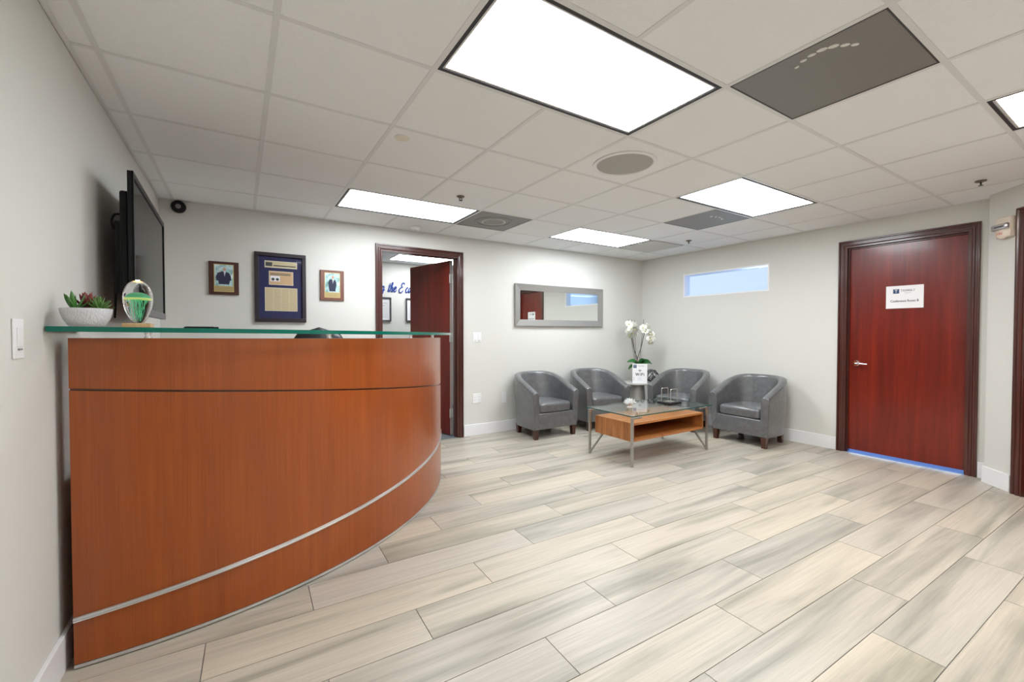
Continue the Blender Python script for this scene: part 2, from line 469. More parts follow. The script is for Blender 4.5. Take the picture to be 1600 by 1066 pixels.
# office seen through the open door
OX0, OX1, OY1 = .6, 4.6, 7.1
bm = bmesh.new(); box(bm, OX0, OX1, YB+.0, OY1, -.08, -.002)
struct('floor_office', bm, 'carpet', 'dark grey carpet in the office beyond the open door', 'floor')
bm = bmesh.new(); box(bm, OX0-.1, OX1+.1, OY1, OY1+.1, -.05, 2.6)
struct('wall_office', bm, 'wall_far', 'white office wall with blue script lettering', 'wall')
bm = bmesh.new(); box(bm, OX0-.1, OX0, YB+WT, OY1, -.05, 2.6)
struct('wall_office_west', bm, 'wall_far', 'white side wall of the office near the television wall', 'wall')
bm = bmesh.new(); box(bm, OX1, OX1+.1, YB+WT, OY1, -.05, 2.6)
struct('wall_office_east', bm, 'wall_far', 'white side wall of the office behind the open door leaf', 'wall')
bm = bmesh.new(); box(bm, OX0-.1, OX1+.1, YB+WT, OY1+.1, 2.44, 2.5)
struct('ceiling_office', bm, 'tile', 'flat white ceiling of the office beyond the door', 'ceiling')
# conference room behind the closed door and clerestory window
CX1, CY0, CY1 = 9.3, -.2, 8.2
bm = bmesh.new(); box(bm, XR+.0, CX1, CY0, CY1, -.08, -.002)
struct('floor_conference', bm, 'floor_daylight_blue', 'conference room floor with blue daylight painted in, seen under the door', 'floor')
bm = bmesh.new(); box(bm, XR+WT, CX1+.1, CY0, CY1, 2.7, 2.8)
struct('ceiling_conference', bm, 'tile', 'white ceiling of the daylit conference room', 'ceiling')
bm = bmesh.new(); box(bm, XR+WT, CX1+.1, CY0-.1, CY0, -.05, 2.8)
struct('wall_conference_south', bm, 'wall', 'conference room side wall beyond the closed door', 'wall')
bm = bmesh.new(); box(bm, XR+WT, CX1+.1, CY1, CY1+.1, -.05, 2.8)
struct('wall_conference_north', bm, 'wall', 'conference room side wall beyond the clerestory window', 'wall')
bm = bmesh.new(); box(bm, CX1, CX1+.1, CY0, .2, -.05, 2.7); box(bm, CX1, CX1+.1, 7.9, CY1, -.05, 2.7)
box(bm, CX1, CX1+.1, .2, 7.9, -.05, .3); box(bm, CX1, CX1+.1, .2, 7.9, 2.66, 2.7)
struct('wall_conference_outer', bm, 'wall', 'outer conference room wall with a wide opening to daylight', 'wall')

# ceiling -----------------------------------------------------------
bm = bmesh.new(); box(bm, XL-WT, XR+WT, YF-WT, YB+WT, 2.56, 2.62)
ceiling = struct('ceiling', bm, 'plenum', 'suspended grid ceiling with two-foot off-white tiles', 'ceiling')
GX0, GY1 = -.484, 2.424
def gx(i): return GX0+i*T2
def gy(j): return GY1+(j-1)*T2
LIGHTS = [(2, 4, -1, 0), (2, 4, 3, 4), (6, 8, 0, 1), (6, 8, 3, 4), (6, 7, -4, -2), (3, 5, -5, -4)]  # last panel is added out of view to brighten left wall and desk
VENTS = [(4, -2), (4, 3), (7, 1), (8, 3)]
taken = set()
for a, b_, c, d in LIGHTS:
    for i in range(a, b_):
        for j in range(c, d): taken.add((i, j))
for v in VENTS: taken.add(v)
tile_me = {}
for i in range(-1, 10):
    for j in range(-8, 5):
        x0, x1 = max(gx(i), XL), min(gx(i+1), XR); y0, y1 = max(gy(j), YF), min(gy(j+1), YB)
        if (i, j) in taken or x1-x0 < .01 or y1-y0 < .01: continue
        if x0-y1 > 4.42+.6: continue
        key = (round(x1-x0, 3), round(y1-y0, 3))
        if key not in tile_me:
            hw, hd = (x1-x0)/2-.004, (y1-y0)/2-.004
            bm = bmesh.new(); box(bm, -hw, hw, -hd, hd, 0, .015)
            bmesh.ops.recalc_face_normals(bm, faces=bm.faces)
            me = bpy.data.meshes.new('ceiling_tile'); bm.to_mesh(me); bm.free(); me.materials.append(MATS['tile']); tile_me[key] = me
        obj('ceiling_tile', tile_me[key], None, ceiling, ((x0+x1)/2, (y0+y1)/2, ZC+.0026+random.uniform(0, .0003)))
TW = .0115
def in_light(p, q):
    return any(a <= p[0] < b_ and c <= p[1] < d and a <= q[0] < b_ and c <= q[1] < d for a, b_, c, d in LIGHTS)
def spans(cells, lo, hi):          # join neighbouring free cells into runs
    run = None
    for k0, k1, free in cells+[(hi, hi, False)]:
        if free: run = (run[0] if run else max(k0, lo), min(k1, hi))
        elif run:
            yield run; run = None
for i in range(0, 10):
    for y0, y1 in spans([(gy(j), gy(j+1), not in_light((i-1, j), (i, j))) for j in range(-8, 5)], YF, YB):
        bm = bmesh.new(); box(bm, gx(i)-TW, gx(i)+TW, y0, y1, ZC, ZC+.0024); box(bm, gx(i)-.002, gx(i)+.002, y0, y1, ZC+.001, ZC+.04)
        obj('grid_tee', bm, 'tee', ceiling)
for j in range(-7, 5):
    for x0, x1 in spans([(gx(i), gx(i+1), not in_light((i, j-1), (i, j))) for i in range(-1, 10)], XL, XR):
        bm = bmesh.new(); box(bm, x0, x1, gy(j)-TW, gy(j)+TW, ZC+.0004, ZC+.0023)
        obj('grid_tee', bm, 'tee', ceiling)
bm = bmesh.new()
box(bm, XL, XL+.02, YF, YB, ZC-.0012, ZC+.001); box(bm, XL, XL+.0015, YF, YB, ZC-.0012, ZC+.02)
obj('wall_angle', bm, 'tee', ceiling)
bm = bmesh.new(); box(bm, XL, XR, YB-.02, YB, ZC-.001, ZC+.001); obj('wall_angle', bm, 'tee', ceiling)
bm = bmesh.new(); box(bm, XR-.02, XR, .955, YB, ZC-.001, ZC+.001); obj('wall_angle', bm, 'tee', ceiling)

# baseboards -----------------------------------------------------------
BH, BT = .14, .015
def base(name, label, *dims):
    bm = bmesh.new()
    for d in dims: box(bm, *d, bev=.003)
    struct(name, bm, 'trim_white', label, 'baseboard')
base('baseboard_back', 'tall white baseboard below the mirror wall', (XL+BT, 1.258, YB-BT, YB, 0, BH), (2.314, XR, YB-BT, YB, 0, BH))
base('baseboard_right', 'tall white baseboard below the clerestory window wall', (XR-BT, XR, 2.087, YB-BT, 0, BH), (XR-BT, XR, .965, 1.018, 0, BH))
base('baseboard_left', 'tall white baseboard along the television wall', (XL, XL+BT, YF, YB, 0, BH))
bm = bmesh.new(); box(bm, -.008, ADL-.075, -BT, 0, 0, BH, bev=.003)
o = struct('baseboard_corner', bm, 'trim_white', 'short white baseboard on the angled wall', 'baseboard', loc=(AC.x, AC.y, 0), rot=(0, 0, R(225)))

# doors ------------------------------------------------------------------
def casing(parent, w, h, depth, mat='mahogany_trim', cw=.058, sgn=-1):
    """moulded casing round an opening w x h; local x across, y into the wall, room side at y<0"""
    prof = [(0, .010), (.010, .018), (.022, .018), (.026, .012), (.038, .012), (.043, .022), (cw-.004, .022), (cw, .016)]
    def strip(name, P0, P1, out):       # P0,P1 inner line, out = outward direction
        bm = bmesh.new(); n = len(prof)
        return bm
    # left, right and head as mitred sweeps of the profile
    for nm, path in (('casing', [((0, 0), (-1, 0)), ((0, h), (-1, 1))]), ('casing', [((w, 0), (1, 0)), ((w, h), (1, 1))]), ('casing_head', [((0, h), (-1, 1)), ((w, h), (1, 1))])):
        bm = bmesh.new(); rings = []
        for (px, pz), (dx, dz) in path:
            ring = [bm.verts.new((px+dx*t, -d, pz+dz*t)) for t, d in prof]
            ring += [bm.verts.new((px+dx*t, 0, pz+dz*t)) for t in (prof[-1][0], prof[0][0])]
            rings.append(ring)
        k = len(rings[0])
        for a in range(k): bm.faces.new((rings[0][a], rings[0][(a+1) % k], rings[1][(a+1) % k], rings[1][a]))
        bm.faces.new(rings[0]); bm.faces.new(rings[1])
        obj(nm, bm, mat, parent)
    bm = bmesh.new()
    box(bm, -.0005, .018, -.006, depth, 0, h); obj('jamb', bm, mat, parent)
    bm = bmesh.new(); box(bm, w-.018, w+.0005, -.006, depth, 0, h); obj('jamb', bm, mat, parent)
    bm = bmesh.new(); box(bm, .018, w-.018, -.006, depth, h-.018, h+.0005); obj('jamb_head', bm, mat, parent)
# door 1: open, back wall
d1 = thing('door_1', 'mahogany office door standing open into the room beyond', 'door', (D1[0], YB, 0), 0, kind='structure')
casing(d1, D1[1]-D1[0], D1[2], WT)
bm = bmesh.new(); box(bm, .018, .03, .05, .085, 0, D1[2]-.018); box(bm, D1[1]-D1[0]-.03, D1[1]-D1[0]-.018, .04, .075, 0, D1[2]-.018)
obj('door_stop', bm, 'mahogany_trim', d1)
LW = .872
bm = bmesh.new(); box(bm, -LW, 0, 0, .044, .012, 2.172, mi=0)
for f in bm.faces:
    if f.calc_center_median().x > -.001: f.material_index = 1
leaf = obj('door_leaf', bm, ['mahogany', 'door_edge'], d1, (D1[1]-D1[0]-.052, .142, 0), (0, 0, R(-76)))
for z in (.28, 1.22, 1.95):
    bm = bmesh.new(); box(bm, .0005, .0045, -.002, .042, z-.055, z+.055, bev=.001)
    tube(bm, [(.008, -.005, z-.055), (.008, -.005, z+.055)], .008, 10)
    obj('hinge', bm, 'hinge_metal', leaf, smooth=40)
def lever(parent, x, z, y0, d=1):
    lr = lath('handle', 'chrome', parent, [(0, -.012), (.026, -.012), (.033, -.006), (.034, 0), (.034, .002)], 28, (x, y0, z), 'Y')
    tub('handle_lever', 'chrome', lr, [(x, y0-.01, z), (x, y0-.045, z), (x+d*.012, y0-.053, z), (x+d*.05, y0-.054, z-.001), (x+d*.11, y0-.05, z-.004)], [.011, .011, .0105, .0095, .008], 12)
lever(leaf, -LW+.065, 1.0, 0, 1)
# door 2: closed, right wall (local x -> -Y)
d2 = thing('door_2', 'closed mahogany conference room door with a lever handle', 'door', (XR, D2[1], 0), R(-90), kind='structure')
DW = D2[1]-D2[0]
casing(d2, DW, D2[2], WT)
bm = bmesh.new(); box(bm, .0185, DW-.0185, .055, .1, .026, D2[2]-.0185)
leaf2 = obj('door_leaf', bm, 'mahogany', d2)
bm = bmesh.new(); box(bm, .018, .03, .032, .054, 0, D2[2]-.018); box(bm, DW-.03, DW-.018, .032, .054, 0, D2[2]-.018); box(bm, .03, DW-.03, .032, .054, D2[2]-.03, D2[2]-.018); obj('door_stop', bm, 'mahogany_trim', d2)
lever(leaf2, .09, .955, .055, 1)
# door 3: in the angled wall
d3 = thing('door_3', 'dark mahogany door in the angled wall by the fire alarm', 'door', (AC.x+ad.x*ADL, AC.y+ad.y*ADL, 0), R(225), kind='structure')
casing(d3, ADW, ADH, .1)
leaf3 = bx('door_leaf', 'mahogany', d3, .020, ADW-.020, .045, .09, .012, ADH-.02)
lever(leaf3, .09, .955, .045, 1)

# clerestory window
w1 = thing('window_1', 'narrow clerestory window glowing pale blue high on the wall', 'window', (XR, 0, 0), 0, kind='structure')
y0, y1, z0, z1 = W1
bm = bmesh.new()
for d in ((-.004, WT, y0, y0+.018, z0, z1), (-.004, WT, y1-.018, y1, z0, z1), (-.004, WT, y0+.018, y1-.018, z0, z0+.018), (-.004, WT, y0+.018, y1-.018, z1-.018, z1)): box(bm, *d)
obj('window_frame', bm, 'trim_white', w1)
bx('pane', 'pane_glass', w1, .055, .063, y0+.018, y1-.018, z0+.018, z1-.018)

# ------------------------------------------------------------------ ceiling fixtures
LBL = ['bright ceiling light panel above the front of the reception desk',
       'bright ceiling light panel just in front of the open office door',
       'bright ceiling light panel out from the clerestory window beside a grey grille',
       'bright ceiling light panel over the waiting chairs by the mirror',
       'warm ceiling light panel turned crosswise near the angled wall',
       'added out-of-view ceiling light panel near the bare wall opposite the mirror']
for n, (a, b_, c, d) in enumerate(LIGHTS):
    x0, x1, y0, y1 = gx(a)+TW, gx(b_)-TW, gy(c)+TW, gy(d)-TW
    t = thing('ceiling_light', LBL[n], 'light', ((x0+x1)/2, (y0+y1)/2, ZC), 0, 'recessed ceiling light panels')
    hx, hy = (x1-x0)/2, (y1-y0)/2
    bm = bmesh.new()          # dark reveal housing
    box(bm, -hx, hx, -hy, -hy+.016, .0, .08); box(bm, -hx, hx, hy-.016, hy, .0, .08)
    box(bm, -hx, -hx+.016, -hy+.016, hy-.016, .0, .08); box(bm, hx-.016, hx, -hy+.016, hy-.016, .0, .08); box(bm, -hx, hx, -hy, hy, .08, .085)
    obj('housing', bm, 'light_gap', t)
    bm = bmesh.new(); q = .016; r = .012
    box(bm, -hx+q, hx-q, -hy+q, -hy+q+r, .004, .012); box(bm, -hx+q, hx-q, hy-q-r, hy-q, .004, .012)
    box(bm, -hx+q, -hx+q+r, -hy+q+r, hy-q-r, .004, .012); box(bm, hx-q-r, hx-q, -hy+q+r, hy-q-r, .004, .012)
    obj('frame', bm, 'light_frame', t)
    q += r
    bm = bmesh.new(); box(bm, -hx+q, hx-q, -hy+q, hy-q, .006, .010)
    obj('diffuser', bm, 'lamp_warm' if n == 4 else 'lamp', t)
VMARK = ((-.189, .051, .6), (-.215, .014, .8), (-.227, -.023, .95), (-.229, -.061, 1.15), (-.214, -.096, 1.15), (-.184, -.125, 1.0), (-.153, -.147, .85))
VL = ['large dark perforated air grille with pale scalloped marks beside the big light panel', 'dark perforated air grille with a round ring by the office door',
      'dark perforated air grille against the light panel near the clerestory window', 'off-white air panel in the ceiling over the corner chairs']
for n, (i, j) in enumerate(VENTS):
    t = thing('air_vent', VL[n], 'vent', ((gx(i)+gx(i+1))/2, (gy(j)+gy(j+1))/2, ZC), 0, 'ceiling air vents')
    h = T2/2-TW
    bx('panel', 'perforated' if n < 3 else 'vent_white', t, -h, h, -h, h, .001 if n < 3 else -.004, .006)
    bm = bmesh.new()
    for d in ((-h, h, -h, -h+.006), (-h, h, h-.006, h), (-h, -h+.006, -h, h), (h-.006, h, -h, h)): box(bm, *d, -.001 if n < 3 else -.006, .003)
    obj('frame', bm, 'dark_grey' if n < 3 else 'vent_white', t)
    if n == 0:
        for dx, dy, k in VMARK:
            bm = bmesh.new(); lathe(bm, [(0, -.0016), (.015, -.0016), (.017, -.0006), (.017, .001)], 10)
            o = obj('glint_pad', bm, 'painted_glint', t, (dx, dy, 0), (0, 0, math.atan2(dy, dx+.02))); o.scale = (.65*k, 1.0*k, 1)  # thin pads in an arc, painted glints rather than working grille parts
    if n in (1,):
        lath('diffuser_ring', 'vent_ring', t, [(.20, .001), (.20, -.002), (.165, -.004), (.16, .001)], 40)
        lath('diffuser_ring', 'vent_white', t, [(.125, .001), (.125, -.003), (.11, -.003), (.11, .001)], 40)
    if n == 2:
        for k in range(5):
            a = R(55+k*17); lath('glint_pad', 'painted_glint', t, [(0, -.0012), (.014, -.0012), (.014, .001)], 10, (.17*math.cos(a), .02-.17*math.sin(a), 0))
t = thing('ceiling_speaker', 'round grey ceiling speaker with white rim beyond the big light panel', 'speaker', (2.25, 2.12, ZC))
lath('rim', 'white_plastic', t, [(.215, .001), (.214, -.004), (.205, -.007), (.192, -.007), (.188, -.003), (.188, .001)], 56)
lath('speaker_grille', 'speaker_mesh', t, [(.188, -.002), (.12, -.005), (0, -.006)], 48)
def sprinkler(x, y, label):
    t = thing('fire_sprinkler', label, 'sprinkler', (x, y, ZC), 0, 'pendant sprinkler heads')
    lath('escutcheon', 'bronze', t, [(.034, .0), (.032, -.006), (.018, -.010), (0, -.010)], 24)
    bm = bmesh.new(); tube(bm, [(0, 0, -.008), (0, 0, -.02)], .005, 10)
    tube(bm, [(-.012, 0, -.012), (-.014, 0, -.022), (0, 0, -.034)], .0035, 6); tube(bm, [(.012, 0, -.012), (.014, 0, -.022), (0, 0, -.034)], .0035, 6)
    obj('frame_arms', bm, 'dark_grey', t, smooth=40)
    lath('deflector', 'dark_grey', t, [(0, -.034), (.015, -.034), (.015, -.036), (0, -.036)], 16)
sprinkler(1.60, 3.36, 'small metal sprinkler head before the light panel by the office door')
sprinkler(4.80, .90, 'small metal sprinkler head in the ceiling near the angled wall')
sprinkler(4.79, 3.43, 'small metal sprinkler head over the chair under the clerestory window')
t = thing('smoke_detector', 'small round white smoke detector above the open office door', 'detector', (1.645, 4.6, ZC))
lath('base', 'white_plastic', t, [(.056, .001), (.056, -.012), (.05, -.018), (.04, -.02)], 32)
lath('sensor', 'white_plastic', t, [(.04, -.02), (.034, -.03), (.018, -.034), (0, -.034)], 32)
t = thing('sprinkler_cover', 'faint cream disc flush with a ceiling tile above the desk', 'cover', (.83, 2.545, ZC))
lath('disc', 'tape', t, [(.042, .0015), (.041, -.0015), (0, -.002)], 28)
lath('rim', 'white_plastic', t, [(.042, .0015), (.046, .0), (.046, -.001), (.041, -.0018)], 28)
t = thing('ceiling_light', 'ceiling light panel inside the office beyond the open door', 'light', (2.61, 6.49, ZC), 0, 'recessed ceiling light panels')
bx('frame', 'light_gap', t, -.62, .62, -.3, .3, -.004, .0)
bx('diffuser', 'lamp_far', t, -.605, .605, -.285, .285, -.008, -.004)

# ------------------------------------------------------------------ reception desk
DC = Vector((-.525, 4.459)); DR = 2.212
A0, A1 = R(-90.5), R(-20.5)
def apos(a, r): return (DC.x+r*math.cos(a), DC.y+r*math.sin(a))
def top_z(x): return 1.26-.0117*(x+.54)
def strip_z(a): return .191+(math.degrees(a)+90.7)*(.373-.191)/63.8
def groove_z(a): return 1.067-(math.degrees(a)+90.4)*(1.067-.823)/67.5
def arc_panel(r0, r1, zlo, zhi, n=72, a0=A0, a1=A1):
    bm = bmesh.new(); uv = bm.loops.layers.uv.new('UVMap'); rings = []
    for i in range(n+1):
        a = a0+(a1-a0)*i/n; s = DR*(a-A0)
        q = []
        for r, zf in ((r1, zlo), (r1, zhi), (r0, zhi), (r0, zlo)):
            x, y = apos(a, r); z = zf(a, x) if callable(zf) else zf
            q.append((bm.verts.new((x, y, z)), s, z))
        rings.append(q)
    def face(vs_):
        f = bm.faces.new([v[0] for v in vs_])
        for l, v in zip(f.loops, vs_): l[uv].uv = (v[1], v[2])
    for i in range(n):
        for k in range(4): face((rings[i][k], rings[i+1][k], rings[i+1][(k+1) % 4], rings[i][(k+1) % 4]))
    face(rings[0]); face(rings[-1][::-1])
    return bm
desk = thing('reception_desk', 'curved cherry veneer reception desk with silver trim lines', 'desk')
G = .0045
obj('upper_panel', arc_panel(DR-.03, DR, lambda a, x: groove_z(a)+G, lambda a, x: top_z(x)), 'cherry', desk, smooth=30)
obj('middle_panel', arc_panel(DR-.03, DR, lambda a, x: strip_z(a)+.0095, lambda a, x: groove_z(a)-G), 'cherry', desk, smooth=30)
obj('lower_panel', arc_panel(DR-.03, DR, .02, lambda a, x: strip_z(a)-.0095), 'cherry', desk, smooth=30)
obj('groove', arc_panel(DR-.045, DR-.012, lambda a, x: groove_z(a)-.02, lambda a, x: groove_z(a)+.02), 'cherry_dark', desk, smooth=30)
tr = obj('metal_trim', arc_panel(DR-.02, DR+.003, lambda a, x: strip_z(a)-.009, lambda a, x: strip_z(a)+.009), 'aluminium', desk, smooth=30)
obj('trim_ridge', arc_panel(DR+.003, DR+.007, lambda a, x: strip_z(a)+.002, lambda a, x: strip_z(a)+.008), 'aluminium', tr, smooth=30)
obj('trim_ridge', arc_panel(DR+.003, DR+.007, lambda a, x: strip_z(a)-.008, lambda a, x: strip_z(a)-.003), 'aluminium', tr, smooth=30)
obj('base_trim', arc_panel(DR-.03, DR+.002, .006, .0185), 'aluminium', desk, smooth=30)
obj('plinth', arc_panel(DR-.05, DR-.012, 0, .007), 'black_plastic', desk, smooth=30)
obj('top_cap', arc_panel(DR-.13, DR-.03, lambda a, x: top_z(x)-.025, lambda a, x: top_z(x)-.0005), 'cherry', desk, smooth=30)
obj('back_panel', arc_panel(DR-.13, DR-.11, .0, lambda a, x: top_z(x)-.025), 'cherry', desk, smooth=30)
obj('work_surface', arc_panel(DR-.66, DR-.13, .715, .745), 'cherry', desk, smooth=30)
for a in (A0, A1):
    bm = bmesh.new(); s = 1 if a == A0 else -1
    p = [apos(a+s*.0005, DR-.031), apos(a+s*.0005, DR-.109), apos(a+s*.0095, DR-.109), apos(a+s*.0095, DR-.031)]
    z = top_z(p[0][0])-.026
    prism(bm, p, .008, z); obj('end_panel', bm, 'cherry', desk)
    bm = bmesh.new()
    p = [apos(a+s*.0005, DR-.131), apos(a+s*.0005, DR-.5), apos(a+s*.012, DR-.5), apos(a+s*.012, DR-.131)]
    prism(bm, p, .0, .714); obj('support_panel', bm, 'cherry', desk)

# glass counter
gc = thing('glass_counter', 'curved clear glass counter with green edge raised over the desk', 'counter')
bm = bmesh.new(); n = 80; GZ, GTH = .024, .019
ga0, ga1 = R(-91.3), R(-19.2); RO, RI = 2.305, 1.93
outer = [(ga0+(ga1-ga0)*i/n) for i in range(n+1)]
poly = []
for i, a in enumerate(outer):
    poly.append(apos(a, RO))
# rounded far end
ce = apos(ga1, (RO+RI)/2)
for k in range(1, 12):
    th = ga1+PI*k/12; rr = (RO-RI)/2
    poly.append((ce[0]+rr*math.cos(ga1)*math.cos(PI*k/12)-rr*.35*math.sin(ga1)*math.sin(PI*k/12), ce[1]+rr*math.sin(ga1)*math.cos(PI*k/12)+rr*.35*math.cos(ga1)*math.sin(PI*k/12)))
for a in outer[::-1]: poly.append(apos(a, RI))
prism(bm, poly, 0, 1, 0, 1)
for v in bm.verts: v.co.z = top_z(v.co.x)+GZ+(GTH if v.co.z > .5 else 0)
bmesh.ops.triangulate(bm, faces=[f for f in bm.faces if len(f.verts) > 4])
obj('glass_sheet', bm, ['glass', 'glass_edge'], gc)
for ad_ in (-84.6, -64.2, -44, -27):
    x, y = apos(R(ad_), 2.15); z = top_z(x)
    bm = bmesh.new(); lathe(bm, [(0, z+.0003), (.014, z+.0003), (.014, z+.004), (.011, z+.005), (.011, z+GZ-.005), (.014, z+GZ-.004), (.014, z+GZ-.0004), (0, z+GZ-.0004)], 20, (x, y, 0))
    obj('standoff', bm, 'chrome', gc, smooth=40)
def glass_top(x): return top_z(x)+GZ+GTH

# succulent planter
def leaf_mesh(name, L, wd, th, curl, mat, n=6):
    bm = bmesh.new(); rows = []
    for i in range(n+1):
        t = i/n; hw = wd*math.sin(PI*min(1, .18+t*.82))**.8*.5 if i < n else .0003
        x = L*t; z = curl*t*t
        rows.append([bm.verts.new((x, -hw, z+hw*.35)), bm.verts.new((x, 0, z-th*(1-t)*.5)), bm.verts.new((x, hw, z+hw*.35)), bm.verts.new((x, 0, z+th*(1-t)*.5+.0002))])
    for i in range(n):
        for k in range(4): bm.faces.new((rows[i][k], rows[i][(k+1)%4], rows[i+1][(k+1)%4], rows[i+1][k]))
    bm.faces.new(rows[0]); bm.faces.new(rows[-1])
    bmesh.ops.recalc_face_normals(bm, faces=bm.faces)
    me = bpy.data.meshes.new(name); bm.to_mesh(me); bm.free(); me.materials.append(MATS[mat])
    me.polygons.foreach_set('use_smooth', [True]*len(me.polygons)); return me
px, py = -.484, 2.215; pz = glass_top(px)
t = thing('succulent_planter', 'textured white bowl planted with green and red succulents', 'plant', (px, py, pz))
lath('bowl', 'bowl', t, [(0, .0005), (.046, .0005), (.052, .006), (.064, .028), (.071, .05), (.0735, .066), (.0725, .068), (.069, .066), (.064, .04), (0, .038)], 56)
lath('soil', 'soil', t, [(.0685, .058), (.03, .062), (0, .063)], 24)
lm = leaf_mesh('leaf', .075, .021, .014, .014, 'leaf_green'); lr_ = leaf_mesh('leaf', .064, .026, .007, .012, 'leaf_red'); ls = leaf_mesh('leaf', .05, .011, .006, .010, 'leaf_spiky')
def leafo(me, loc, az, el, par, sc=1):
    o = obj('leaf', me, None, par, loc, (0, -el, az)); o.scale = (sc,)*3; return o
random.seed(3)
for k in range(11): leafo(lm, (-.030, -.012, .058), k*2.1+.3, R(35+(k*37) % 45), t, random.uniform(.8, 1.05))
for k in range(9): leafo(lr_, (-.004, .012, .066), k*2.0, R(38+(k*29) % 38), t, random.uniform(.8, 1.1))
for k in range(44): leafo(ls, (.034, -.008, .06), k*2.4, R(6+(k/44)**.8*74), t, random.uniform(.85, 1.15))

# jellyfish lamp
jx, jy = -.343, 2.255; jz = glass_top(jx)
t = thing('jellyfish_lamp', 'egg-shaped glass lamp with a glowing green jellyfish inside', 'lamp', (jx, jy, jz))
bx('wooden_base', 'pale_wood', t, -.043, .043, -.043, .043, .0005, .017, bev=.002)
EH = .176
prof = []
for i in range(33):
    th = PI*i/32; c_ = -math.cos(th); rr = .0465*math.sin(th)*(1+.16*c_)/(1.0)
    prof.append((max(rr, 0) if 0 < i < 32 else 0, .0175+EH/2*(1+c_)))
prof = [p for p in prof if p[1] > .0225]; prof = [(0, .0225)]+prof
egg = lath('glass_egg', 'egg_glass', t, [(r, h-.0045) for r, h in prof], 48, smooth=70)
bell = [(.0, .139), (.010, .138), (.022, .1335), (.031, .125), (.0355, .114), (.0335, .112), (.026, .116), (.012, .121), (0, .122)]
je = lath('jellyfish_bell', 'jelly', egg, bell, 36, smooth=70)
lath('bell_rim', 'jelly_rim', egg, [(.0358, .1175), (.0372, .1135), (.0345, .1105), (.033, .1115)], 36)
random.seed(5)
for k in range(18):
    a = 2*PI*k/18; r0 = .009+.017*(k % 3)/2
    pts = []
    for i in range(7):
        q = i/6; rr = r0*(1-.55*q)+.004*math.sin(q*5+k)
        pts.append((rr*math.cos(a+.4*q*math.sin(k)), rr*math.sin(a+.4*q*math.sin(k)), .114-q*(.075+.01*(k % 2))))
    tub('tentacle', 'jelly', egg, catmull(pts, 3), [.0014*(1-.5*i/18) for i in range(19)], 6)
lath('glow_tip', 'glow_cap', egg, [(0, .183), (.008, .181), (.014, .177), (.0, .177)], 24)
pl = bpy.data.lights.new('lamp_glow', 'POINT'); pl.energy = .25; pl.color = (1, .6, .3); pl.shadow_soft_size = .01
plo = bpy.data.objects.new('lamp_glow', pl); COL.objects.link(plo); plo.location = (jx, jy, jz+.19)

# small black tablet on the counter
tx, ty = apos(R(-79.3), 2.0)
t = thing('tablet', 'flat black handset lying on the glass counter', 'tablet', (tx, ty, glass_top(tx)), R(8))
bx('body', 'black_plastic', t, -.065, .065, -.035, .035, .0003, .009, bev=.002)
bx('keypad', 'black_gloss', t, -.06, .045, -.03, .03, .009, .0105)

# monitor and office chair behind the desk
t = thing('monitor', 'dark computer monitor behind the desk under the glass counter', 'monitor', (.78, 3.28, .7455), R(-28))
bx('stand_base', 'black_plastic', t, -.11, .11, -.09, .09, 0, .012, bev=.004)
bx('stand_neck', 'black_plastic', t, -.025, .025, .0, .03, .012, .28)
bx('panel', 'dark_grey', t, -.26, .26, -.03, -.001, .175, .495, bev=.004)
bx('screen', 'screen', t, -.25, .25, -.0305, -.0295, .185, .485)
t = thing('office_chair', 'high-backed black leather office chair behind the desk', 'chair', (.585, 3.98, 0), R(-5))
bm = bmesh.new()
for k in range(5):
    a = 2*PI*k/5+.3; tube(bm, [(0, 0, .1), (.15*math.cos(a), .15*math.sin(a), .09), (.29*math.cos(a), .29*math.sin(a), .07)], [.03, .022, .016], 8)
obj('star_base', bm, 'black_plastic', t, smooth=40)
for k in range(5):
    a = 2*PI*k/5+.3; lath('caster', 'black_plastic', t, [(0, -.02), (.03, -.02), (.03, .02), (0, .02)], 16, (.29*math.cos(a), .29*math.sin(a), .0305), 'X')
tub('gas_lift', 'steel', t, [(0, 0, .1), (0, 0, .42)], .025, 14)
bx('seat', 'black_leather', t, -.25, .25, -.25, .25, .42, .53, bev=.045, seg=4, smooth=60)
bm = bmesh.new(); rows = []
for i in range(15):
    q = i/14; z = .5+.83*q
    hw = .245*(1-.12*q) if q < .82 else .245*.9*math.sqrt(max(0, 1-((q-.82)/.18)**2))+.004
    y = .22+.09*q; th = .055*(1-.35*q)
    rows.append([bm.verts.new((hw*math.cos(b_), y+th*math.sin(b_), z)) for b_ in [2*PI*k/20 for k in range(20)]])
for i in range(14):
    for k in range(20): bm.faces.new((rows[i][k], rows[i][(k+1)%20], rows[i+1][(k+1)%20], rows[i+1][k]))
bm.faces.new(rows[0]); bm.faces.new(rows[-1]); obj('backrest', bm, 'black_leather', t, smooth=60)
for s in (-1, 1):
    tub('armrest', 'black_plastic', t, catmull([(s*.25, .1, .47), (s*.3, .08, .56), (s*.3, 0, .66), (s*.29, -.15, .66)], 4), .02, 8)

# ------------------------------------------------------------------ television on the left wall
tvp0, tvp1 = Vector((-.43, 2.76)), Vector((-.455, 3.98))
dv = tvp1-tvp0; tva = math.atan2(dv.y, dv.x); TWD = dv.length
t = thing('television', 'flat black television on a wall mount beside the desk', 'television', (tvp0.x, tvp0.y, 1.375), tva)
TH_ = .69
